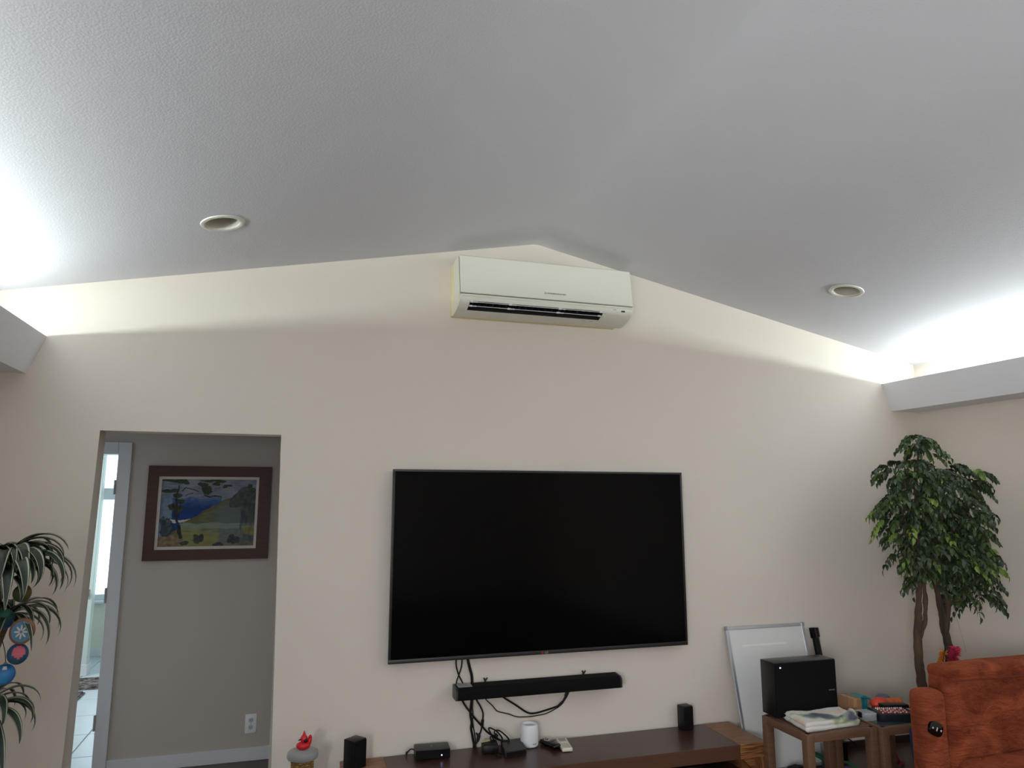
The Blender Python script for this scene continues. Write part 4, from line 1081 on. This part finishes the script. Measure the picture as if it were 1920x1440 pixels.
# ================================================================== RECLINER
def recliner():
    t = thing('recliner', 'orange suede recliner with a black control panel', 'armchair', (3.6, -1.3, 0))
    m = bpy.data.materials.new('orange suede'); m.use_nodes = True
    nt = m.node_tree; b = nt.nodes['Principled BSDF']; b.inputs['Roughness'].default_value = .9; b.inputs['Specular IOR Level'].default_value = .12; b.inputs['Sheen Weight'].default_value = .25; b.inputs['Sheen Tint'].default_value = lin((230, 130, 90))
    tc = nt.nodes.new('ShaderNodeTexCoord')
    nz = nt.nodes.new('ShaderNodeTexNoise'); nz.inputs['Scale'].default_value = 5; nz.inputs['Detail'].default_value = 6; nz.inputs['Distortion'].default_value = 1.2
    rp = nt.nodes.new('ShaderNodeValToRGB'); rp.color_ramp.elements[0].position = .32; rp.color_ramp.elements[0].color = lin((104, 46, 30)); rp.color_ramp.elements[1].position = .68; rp.color_ramp.elements[1].color = lin((156, 80, 52))
    nt.links.new(tc.outputs['Object'], nz.inputs['Vector']); nt.links.new(nz.outputs['Fac'], rp.inputs[0]); nt.links.new(rp.outputs[0], b.inputs['Base Color'])
    mp = nt.nodes.new('ShaderNodeMapping'); mp.inputs['Scale'].default_value = (2.2, 2, 7); mp.inputs['Rotation'].default_value = (0, .6, 0)
    n2 = nt.nodes.new('ShaderNodeTexNoise'); n2.inputs['Scale'].default_value = 3.0; n2.inputs['Detail'].default_value = 3; n2.inputs['Distortion'].default_value = 1.6
    bp = nt.nodes.new('ShaderNodeBump'); bp.inputs['Strength'].default_value = .8; bp.inputs['Distance'].default_value = .045
    nt.links.new(tc.outputs['Object'], mp.inputs[0]); nt.links.new(mp.outputs[0], n2.inputs['Vector']); nt.links.new(n2.outputs['Fac'], bp.inputs['Height']); nt.links.new(bp.outputs[0], b.inputs['Normal'])
    softbox('back_cushion', 3.196, 4.36, -1.207, -1.064, .10, .752, m, t, .04, .010, .006, 7, 9)
    softbox('back_roll', 3.202, 4.365, -1.210, -1.062, .718, .787, m, t, .034, .004, .003, 8, 7)
    softbox('arm', 3.030, 3.168, -1.225, -1.105, .06, .682, m, t, .035, .006, .003, 7, 6)
    softbox('seat_cushion', 3.20, 4.32, -1.85, -1.195, .20, .365, m, t, .06, .03, .006, 6, 7)
    softbox('base', 3.06, 4.33, -1.80, -1.11, .03, .22, m, t, .02, .0, .003, 6, 4)
    bm = NB(); tube(bm, [(3.225, -1.208, .722), (3.5, -1.214, .720), (3.8, -1.216, .721), (4.33, -1.210, .722)], .0035, 6); obj('seam', bm, mat('dark seam', (110, 46, 30), .9, bump=(100, .1, .001)), t, True)
    # oval control panel with three buttons
    c = Vector((3.075, -1.226, .515))
    Mx = Matrix.Translation(c) @ Matrix.Rotation(math.radians(22), 4, 'Y') @ Matrix.Rotation(PI / 2, 4, 'X')
    bm = NB(); n = 36
    def sq(a, k): 
        ca, sa = math.cos(a), math.sin(a)
        return (math.copysign(abs(ca) ** .7, ca) * .042 * k, math.copysign(abs(sa) ** .7, sa) * .033 * k)
    R0 = [bm.verts.new(Mx @ Vector((*sq(2 * PI * i / n, 1), -.004))) for i in range(n)]
    R1 = [bm.verts.new(Mx @ Vector((*sq(2 * PI * i / n, 1), .008))) for i in range(n)]
    R2 = [bm.verts.new(Mx @ Vector((*sq(2 * PI * i / n, .88), .011))) for i in range(n)]
    for A_, B_ in ((R0, R1), (R1, R2)):
        for i in range(n): bm.faces.new((A_[i], A_[(i + 1) % n], B_[(i + 1) % n], B_[i]))
    bm.faces.new(R2); bm.faces.new(R0[::-1])
    cp = obj('control_panel', bm, BLACKG, t, True, 40)
    for dx, w in ((-.026, .0045), (0, .003), (.026, .0045)):
        bm = NB(); box(bm, dx - w, dx + w, -.009 if dx == 0 else -.004, .009 if dx == 0 else .004, .010, .0125, .001, 1, Mx); obj('button', bm, mat('button grey', (196, 200, 204), .4, bump=(60, .02, .001)) if 'button grey' not in bpy.data.materials else bpy.data.materials['button grey'], cp)
recliner()

# ================================================================== LEAFY TREE
def tree():
    cx, cy = 3.76, -.60
    t = thing('artificial_tree', 'tall artificial leafy tree with several trunks in the corner', 'tree', (cx, cy, 0))
    BARK = mat('bark', (96, 76, 58), .9, var=(16, (62, 48, 38), .2, (1, 1, .35)), bump=(50, .6, .01))
    G1 = mat('leaf dark green', (56, 74, 44), .42, var=(9, (40, 56, 36), .25, ONE)); G2 = mat('leaf mid green', (78, 100, 54), .42, var=(9, (60, 82, 44), .25, ONE)); G3 = mat('leaf bright green', (120, 146, 62), .42, var=(9, (100, 128, 52), .25, ONE))
    rnd = random.Random(11)
    bm = NB(); lathe(bm, [(0, 0), (.105, 0), (.115, .01), (.135, .22), (.14, .24), (.13, .245), (.122, .215), (0, .215)], (cx, cy, 0), 36); obj('pot', bm, mat('woven basket', (120, 86, 54), .85, var=(40, (86, 58, 36), .2, (1, 1, 2)), bump=(120, .4, .004)), t, True, 40)
    bm = NB(); lathe(bm, [(0, .222), (.06, .226), (.118, .216)], (cx, cy, 0), 24); obj('moss', bm, mat('dry moss', (92, 84, 52), .95, bump=(90, .8, .01)), t, True)
    def trunk(pts, r0, r1):
        bm = NB(); tube(bm, pts, lambda s: r0 + (r1 - r0) * s + .004 * mnoise.noise(Vector((s * 9, r0 * 50, 0))), 12, smooth=7)
        for v in bm.verts: v.co += Vector((mnoise.noise(v.co * 26), mnoise.noise(v.co * 26 + Vector((9, 0, 0))), 0)) * .006
        obj('trunk', bm, BARK, t, True)
    trunk([(3.69, -.60, .2), (3.665, -.60, .42), (3.650, -.60, .56), (3.645, -.60, .72), (3.665, -.60, .90), (3.690, -.60, 1.06), (3.715, -.60, 1.25), (3.735, -.60, 1.6), (3.75, -.60, 1.84)], .036, .008)
    trunk([(3.82, -.59, .2), (3.895, -.59, .50), (3.905, -.59, .62), (3.875, -.59, .82), (3.850, -.60, .96), (3.825, -.60, 1.10), (3.80, -.60, 1.25), (3.83, -.6, 1.55), (3.88, -.6, 1.8)], .032, .010)
    trunk([(3.865, -.60, .82), (3.885, -.62, .98), (3.875, -.62, 1.12), (3.95, -.62, 1.35), (4.08, -.58, 1.65)], .019, .008)
    trunk([(3.655, -.61, .80), (3.695, -.62, .90), (3.715, -.62, 1.02), (3.71, -.62, 1.12)], .013, .010)
    B0 = [((3.755, -.62, 1.93), (.10, .11, .09)), ((3.60, -.62, 1.77), (.14, .18, .10)), ((3.84, -.62, 1.76), (.17, .22, .13)), ((4.12, -.57, 1.73), (.17, .2, .13)), ((3.56, -.62, 1.58), (.17, .2, .12)), ((3.88, -.64, 1.52), (.24, .27, .18)),
             ((4.17, -.57, 1.50), (.15, .18, .16)), ((3.60, -.62, 1.38), (.17, .2, .13)), ((3.99, -.62, 1.28), (.23, .26, .16)), ((4.20, -.60, 1.24), (.08, .14, .13)), ((3.70, -.63, 1.15), (.08, .11, .07)), ((4.06, -.66, 1.06), (.15, .14, .06)), ((3.80, -.66, 1.30), (.18, .22, .14)), ((3.75, -.62, 2.0), (.05, .05, .035))]
    blobs = [((3.865 + (c[0] - 3.865) * .92, c[1], c[2]), (r[0] * .8, r[1] * .9, r[2])) for c, r in B0]
    for c, r in blobs[:-1]:
        a = Vector((3.72 if c[0] < 3.78 else 3.84, -.6, max(1.0, c[2] - .28)))
        bm = NB(); e = Vector(c); mid = (a + e) / 2 + Vector((0, 0, -.02))
        tube(bm, [a, mid, e, e + (e - a) * .12], lambda s: .009 - .005 * s, 7, smooth=4); obj('branch', bm, BARK, t, True)
    # leaf template: folded, drooping blade
    def leaf_mesh(m, L=.046, Wd=.0115):
        bm = NB(); rows = [(0, .15, 0), (.3, 1, .002), (.62, .8, -.002), (1, 0, -.012)]
        prev = None
        for s, w, dz in rows:
            c = bm.verts.new((0, s * L, dz)); row = [c] if w == 0 else [bm.verts.new((-w * Wd, s * L, dz + .004 * w)), c, bm.verts.new((w * Wd, s * L, dz + .004 * w))]
            if prev:
                if len(row) == 3:
                    bm.faces.new((prev[0], prev[1], row[1], row[0])); bm.faces.new((prev[1], prev[2], row[2], row[1]))
                else:
                    bm.faces.new((prev[0], prev[1], row[0])); bm.faces.new((prev[1], prev[2], row[0]))
            prev = row
        me = bpy.data.meshes.new('leaf'); bm.normal_update(); bm.to_mesh(me); bm.free(); me.materials.append(m)
        me.polygons.foreach_set('use_smooth', [True] * len(me.polygons))
        return me
    LM = [leaf_mesh(G1), leaf_mesh(G2), leaf_mesh(G3)]
    leaves = []; twigs = NB()
    vol = [r[0] * r[1] + r[0] * r[2] + r[1] * r[2] for c, r in blobs]; tot = sum(vol)
    for (c, r), v in zip(blobs, vol):
        for k in range(max(10, int(700 * v / tot))):
            d = Vector((rnd.gauss(0, 1), rnd.gauss(0, 1), rnd.gauss(0, 1))).normalized() * rnd.uniform(.45, 1.0)
            p = Vector((c[0] + d.x * r[0], c[1] + d.y * r[1], c[2] + d.z * r[2]))
            dirv = Vector((d.x + rnd.gauss(0, .3), d.y + rnd.gauss(0, .3), d.z * .5 + .15)).normalized()
            Ls = rnd.uniform(.05, .105); n = rnd.randint(5, 8)
            kind = 2 if rnd.random() < .075 else (1 if rnd.random() < .35 else 0)
            pts = []
            for i in range(n + 1):
                s = i / n
                q = p + dirv * Ls * s + Vector((0, 0, -.85 * Ls * s * s))
                q.x = min(q.x, XR - .03); pts.append(q)
            tube(twigs, pts[::2] if len(pts) > 3 else pts, .0014, 3, smooth=0)
            for i in range(1, n + 1):
                tg = (pts[i] - pts[i - 1]).normalized()
                side = tg.cross(Vector((0, 0, 1)))
                if side.length < .1: side = Vector((1, 0, 0))
                side.normalize()
                for sg in ((-1, 1) if i < n else (0,)):
                    ld = (tg * (.55 if sg else 1) + side * sg * .85 + Vector((0, 0, -.45 - rnd.random() * .3))).normalized()
                    upv = (Vector((0, 0, 1)) + Vector((rnd.gauss(0, .35), rnd.gauss(0, .35), 0)))
                    xa = ld.cross(upv).normalized(); za = xa.cross(ld)
                    sc = rnd.uniform(.65, 1.05)
                    Mx = Matrix((xa, ld, za)).transposed().to_4x4()
                    Mx = Matrix.Translation(pts[i]) @ Mx @ Matrix.Scale(sc, 4)
                    tip = Mx @ Vector((0, .05, 0))
                    if tip.x > XR - .01: continue
                    leaves.append((Mx, kind))
    cv = cam.location
    leaves.sort(key=lambda l: (l[0].translation - cv).length - .004 * (l[1] == 2))
    stride = leaves[:900]
    near = stride[::3]; nid = {id(x) for x in near}
    for Mx, k in near:
        o = bpy.data.objects.new('leaf', LM[k]); COL.objects.link(o); o.parent = t
        o.matrix_local = Matrix.Translation(-t.location) @ Mx
    verts = []; faces = []; mi = []
    for l in leaves:
        if id(l) in nid: continue
        Mx, k = l; me = LM[k]; b0 = len(verts)
        verts += [(Mx @ v.co)[:] for v in me.vertices]
        for p in me.polygons: faces.append([b0 + i for i in p.vertices]); mi.append(k)
    me = bpy.data.meshes.new('foliage'); me.from_pydata(verts, [], faces)
    for m_ in (G1, G2, G3): me.materials.append(m_)
    me.polygons.foreach_set('material_index', mi); me.polygons.foreach_set('use_smooth', [True] * len(mi)); me.update()
    o = bpy.data.objects.new('foliage', me); COL.objects.link(o); adopt(o, t); o['kind'] = 'stuff'
    o = obj('twigs', twigs, BARK, t); o['kind'] = 'stuff'
tree()

def wands():
    PINK = mat('pink feather', (206, 44, 84), .9, var=(40, (150, 22, 54), .3, ONE), bump=(150, .5, .004))
    ORF = mat('orange feather', (226, 142, 44), .9, var=(40, (190, 100, 24), .3, ONE), bump=(150, .5, .004))
    t = thing('feather_wand', 'black cat toy wand with orange feathers hanging on the tree', 'cat toy', (3.74, -.74, .55), 'cat toy wands on the tree')
    bm = NB(); tube(bm, [(3.735, -.70, .55), (3.748, -.70, .80), (3.758, -.70, 1.06)], .0045, 8); obj('rod', bm, BLACK, t, True)
    def feather(name, pts, w, m, seed):
        r = random.Random(seed); bm = NB()
        P = catmull(pts, 8)
        for i, p in enumerate(P):
            for k in range(16):
                a = r.uniform(0, 2 * PI); d = Vector((math.cos(a), .6 * math.sin(a), r.uniform(-.9, .3))).normalized()
                e = p + d * w * r.uniform(.6, 1.1); s = Vector((0, .004, .003))
                v = [bm.verts.new(x) for x in (p - s, p + s, e + Vector((.002, 0, .002)), e)]
                bm.faces.new(v)
        return obj(name, bm, m, t)
    feather('feathers', [(3.735, -.70, .74), (3.71, -.70, .70), (3.69, -.70, .66), (3.67, -.70, .63)], .024, ORF, 5)
    t = thing('feather_boa_wand', 'cat toy wand with a bright pink feather boa hanging on the tree', 'cat toy', (3.78, -.76, .55), 'cat toy wands on the tree')
    bm = NB(); tube(bm, [(3.760, -.76, 1.05), (3.74, -.76, .95), (3.69, -.76, .80), (3.655, -.76, .69)], .0022, 6); obj('thin_rod', bm, BLACK, t, True)
    bm = NB(); tube(bm, [(3.760, -.76, 1.05), (3.79, -.76, .93), (3.825, -.76, .80), (3.835, -.76, .74)], .0015, 6); obj('string', bm, mat('pale string', (170, 160, 140), .8, bump=(100, .05, .001)), t, True)
    feather('feather_boa', [(3.745, -.77, .775), (3.735, -.77, .745), (3.722, -.77, .71), (3.705, -.77, .67), (3.69, -.77, .63)], .034, PINK, 8)
wands()

# ================================================================== STRIPED-LEAF PLANT
def striped_plant():
    cx, cy = -1.20, -.60
    t = thing('striped_plant', 'tall potted plant with arching white-striped strap leaves', 'plant', (cx, cy, 0))
    GL = mat('strap leaf green', (50, 64, 52), .38, var=(12, (34, 46, 38), .25, ONE)); CR = mat('strap leaf stripe', (196, 200, 176), .45, var=(12, (170, 178, 150), .25, ONE))
    CANE = mat('cane bark', (112, 94, 70), .9, var=(20, (84, 68, 50), .2, (1, 1, 3)), bump=(60, .5, .006))
    bm = NB(); lathe(bm, [(0, 0), (.12, 0), (.13, .01), (.16, .26), (.168, .28), (.158, .285), (.148, .25), (0, .25)], (cx, cy, 0), 40); obj('pot', bm, mat('terracotta', (150, 92, 66), .8, bump=(60, .1, .003)), t, True, 40)
    bm = NB(); lathe(bm, [(0, .256), (.08, .26), (.147, .25)], (cx, cy, 0), 24); obj('soil', bm, mat('soil', (62, 48, 38), .95, bump=(70, .8, .01)), t, True)
    for pts in ([(cx, cy, .22), (-1.19, cy, .6), (-1.16, cy, .95), (-1.145, cy, 1.25), (-1.13, -.6, 1.37)], [(cx - .03, cy, .22), (-1.22, cy, .5), (-1.16, cy + .02, .74)], [(-1.18, cy, .75), (-1.16, cy + .03, .95), (-1.12, cy + .05, 1.12)]):
        bm = NB(); tube(bm, pts, lambda s: .016 - .004 * s, 10); obj('cane', bm, CANE, t, True)
    def leaf(base, az, L, up, droop, w):
        """arching strap: leaves the base at angle up, bends down by droop"""
        bm = NB(); N = 16; h = Vector((math.cos(az), math.sin(az), 0)); side = Vector((-math.sin(az), math.cos(az), 0))
        p = Vector(base); ang = up; prev = None
        fr = (-1, -.86, -.66, 0, .66, .86, 1); mi_ = (0, 1, 0, 0, 1, 0)
        for i in range(N + 1):
            s = i / N
            wd = w * (min(1, .45 + 2.2 * s) * (1 - max(0, s - .55) / .45) ** .75 if s < 1 else 0.02)
            tg = h * math.cos(ang) + Vector((0, 0, 1)) * math.sin(ang); nr = -h * math.sin(ang) + Vector((0, 0, 1)) * math.cos(ang)
            row = [bm.verts.new(p + side * f * wd + nr * abs(f) * wd * .35) for f in fr]
            if prev:
                for k in range(6):
                    f = bm.faces.new((prev[k], prev[k + 1], row[k + 1], row[k])); f.material_index = mi_[k]
            prev = row
            p = p + tg * (L / N); ang -= droop / N * (.5 + 1.0 * s)
        bmesh.ops.recalc_face_normals(bm, faces=bm.faces[:])
        return obj('leaf', bm, [GL, CR], t, True)
    rnd = random.Random(21)
    D_ = math.radians
    # crown at the top, then a middle and a low tuft
    for k in range(30):
        az = 2 * PI * k / 30 * 2.6 + rnd.uniform(-.3, .3)
        leaf((-1.15 + rnd.uniform(-.02, .02), -.60 + rnd.uniform(-.02, .02), 1.30 + .05 * (k % 4) / 4), az, rnd.uniform(.27, .38), D_(rnd.uniform(35, 78)), D_(rnd.uniform(145, 190)), rnd.uniform(.020, .027))
    for az, L, up, dr, w in ((-.1, .40, 62, 178, .025), (-.7, .42, 55, 175, .024), (.35, .38, 66, 175, .024), (-1.3, .42, 55, 165, .026), (-.4, .46, 45, 160, .023), (-1.0, .46, 36, 135, .024), (-1.9, .44, 40, 150, .024),
                             (-.25, .36, 75, 190, .025), (-.9, .38, 70, 190, .026), (-1.6, .40, 62, 175, .026), (0.1, .44, 40, 150, .020), (-1.2, .46, 20, 110, .022), (-2.2, .44, 25, 120, .022)):
        leaf((-1.14, -.61, 1.335), az, L * .86, D_(up), D_(dr * 1.08), w * 1.2)
    for k in range(14):
        leaf((-1.14 + rnd.uniform(-.03, .02), -.61 + rnd.uniform(-.03, .02), 1.30 + rnd.uniform(-.06, .04)), rnd.uniform(-2.3, .4), rnd.uniform(.26, .36), D_(rnd.uniform(50, 82)), D_(rnd.uniform(180, 215)), rnd.uniform(.021, .027))
    for k in range(18):
        az = 2 * PI * k / 18 * 2.6
        leaf((-1.13 + rnd.uniform(-.02, .02), -.56, 1.13), az, rnd.uniform(.20, .30), D_(rnd.uniform(10, 60)), D_(rnd.uniform(120, 175)), rnd.uniform(.014, .020))
    for az, L, up, dr in ((-.1, .30, 36, 165), (-.5, .31, 30, 160), (.3, .27, 38, 165), (-.9, .32, 18, 115), (-1.4, .34, 10, 95), (-.3, .27, 50, 185)):
        leaf((-1.11, -.60, 1.14), az, L, D_(up), D_(dr), .015)
    for az, L, up, dr in ((-2.0, .36, -20, 60), (-2.4, .38, -30, 50), (-1.85, .30, -25, 55), (-2.7, .36, -10, 70)):
        leaf((-1.13, -.63, 1.26), az, L, D_(up), D_(dr), .020)
    for k in range(16):
        az = 2 * PI * k / 16 * 2.6 + .2
        leaf((-1.15 + rnd.uniform(-.02, .02), -.60, .77 + .02 * (k % 3)), az, rnd.uniform(.20, .30), D_(rnd.uniform(20, 75)), D_(rnd.uniform(130, 175)), rnd.uniform(.014, .020))
    for az, L, up, dr in ((-.2, .24, 45, 175), (-.7, .27, 20, 130), (-1.2, .30, 5, 100), (.2, .22, 45, 175), (-1.0, .32, -20, 60)):
        leaf((-1.13, -.61, .77), az, L, D_(up), D_(dr), .019)
striped_plant()

def ornaments():
    g = 'painted ornaments hanging in the striped plant'
    def cols(name, a, b, sc=8): return mat(name, a, .45, var=(sc, b, .12, ONE), bump=(60, .03, .002))
    def egg(label, c, r, m, cap, name='painted_egg'):
        t = thing(name, label, 'ornament', (c[0], c[1], c[2] - r), g)
        bm = NB(); q = bmesh.ops.create_uvsphere(bm, u_segments=24, v_segments=16, radius=1)
        for v in q['verts']: v.co = Vector(c) + Vector((v.co.x * r, v.co.y * r, v.co.z * r * 1.08))
        o = obj('ball', bm, m, t, True)
        bm = NB(); lathe(bm, [(.006, -.002), (.006, .006), (0, .008)], (c[0], c[1], c[2] + r * 1.06), 10); obj('cap', bm, METAL, t, True, 40)
        bm = NB(); tube(bm, [(c[0], c[1], c[2] + r * 1.06 + .006), (c[0] - .01, c[1] + .01, c[2] + r + .05), (c[0] - .03, c[1] + .03, c[2] + r + .09)], .0015, 6); obj('cord', bm, RUBBER, t, True)
        if cap:
            bm = NB(); q = bmesh.ops.create_uvsphere(bm, u_segments=24, v_segments=16, radius=1)
            bmesh.ops.delete(bm, geom=[v for v in bm.verts if (v.co - Vector(cap[0]).normalized()).length > cap[1]], context='VERTS')
            for v in bm.verts: v.co = Vector(c) + Vector((v.co.x * r, v.co.y * r, v.co.z * r * 1.08)) * 1.012
            obj('painted_patch', bm, cap[2], o, True)
    Y = -.64
    egg('brown and green painted ball under the top leaves of the plant', (-1.052, Y, 1.238), .034, cols('painted brown', (124, 66, 40), (70, 92, 42)), ((.2, -1, -.6), .7, mat('painted green', (66, 92, 48), .5, bump=(50, .03, .001))))
    egg('blue and green painted ball half hidden by leaves', (-1.105, Y, 1.136), .037, cols('painted blue green', (52, 86, 150), (54, 110, 84)), ((-.4, -1, -.5), .7, mat('painted sea green', (50, 120, 86), .5, bump=(50, .03, .001))))
    egg('green and pink painted ball below the flower disc', (-1.025, -.71, 1.008), .038, cols('painted rainbow', (70, 104, 48), (32, 84, 128)), ((.45, -1, .35), .75, mat('painted pink', (206, 98, 112), .5, bump=(50, .03, .001))))
    egg('bright blue painted ball lowest in the striped plant', (-1.070, -.69, .928), .038, cols('painted sky blue', (58, 138, 196), (36, 96, 158)), ((.2, -1, .9), .35, mat('painted white', (222, 220, 216), .5, bump=(50, .03, .001))))
    # wooden slice with a white flower
    c = Vector((-1.010, -.735, 1.100))
    t = thing('wooden_disc', 'round wooden slice painted blue with a white flower', 'ornament', (c.x, c.y, c.z - .05), g)
    Mx = Matrix.Translation(c) @ Matrix.Rotation(.25, 4, 'Y') @ Matrix.Rotation(PI / 2 + .15, 4, 'X') @ Matrix.Diagonal((.92, 1.08, 1, 1)).to_4x4()
    bm = NB(); lathe(bm, [(0, -.012), (.046, -.012), (.0485, -.008), (.0485, .006), (.046, .009), (0, .009)], (0, 0, 0), 40, Mx); obj('slice', bm, mat('raw wood', (150, 112, 86), .8, var=(10, (112, 80, 60), .3, ONE), bump=(60, .1, .002)), t, True, 40)
    bm = NB(); lathe(bm, [(0, .0102), (.038, .0102), (.039, .009)], (0, 0, 0), 40, Mx); p = obj('painted_field', bm, mat('painted blue', (92, 142, 176), .5, bump=(60, .03, .001)), t)
    for k in range(8):
        a = 2 * PI * k / 8 + .2
        bm = NB(); n = 12
        vv = [bm.verts.new(Mx @ (Matrix.Rotation(a, 4, 'Z') @ Vector((.016 + .0115 * math.cos(2 * PI * i / n), .0038 * math.sin(2 * PI * i / n), .0112)))) for i in range(n)]
        bm.faces.new(vv); obj('petal', bm, bpy.data.materials.get('painted white'), p)
ornaments()
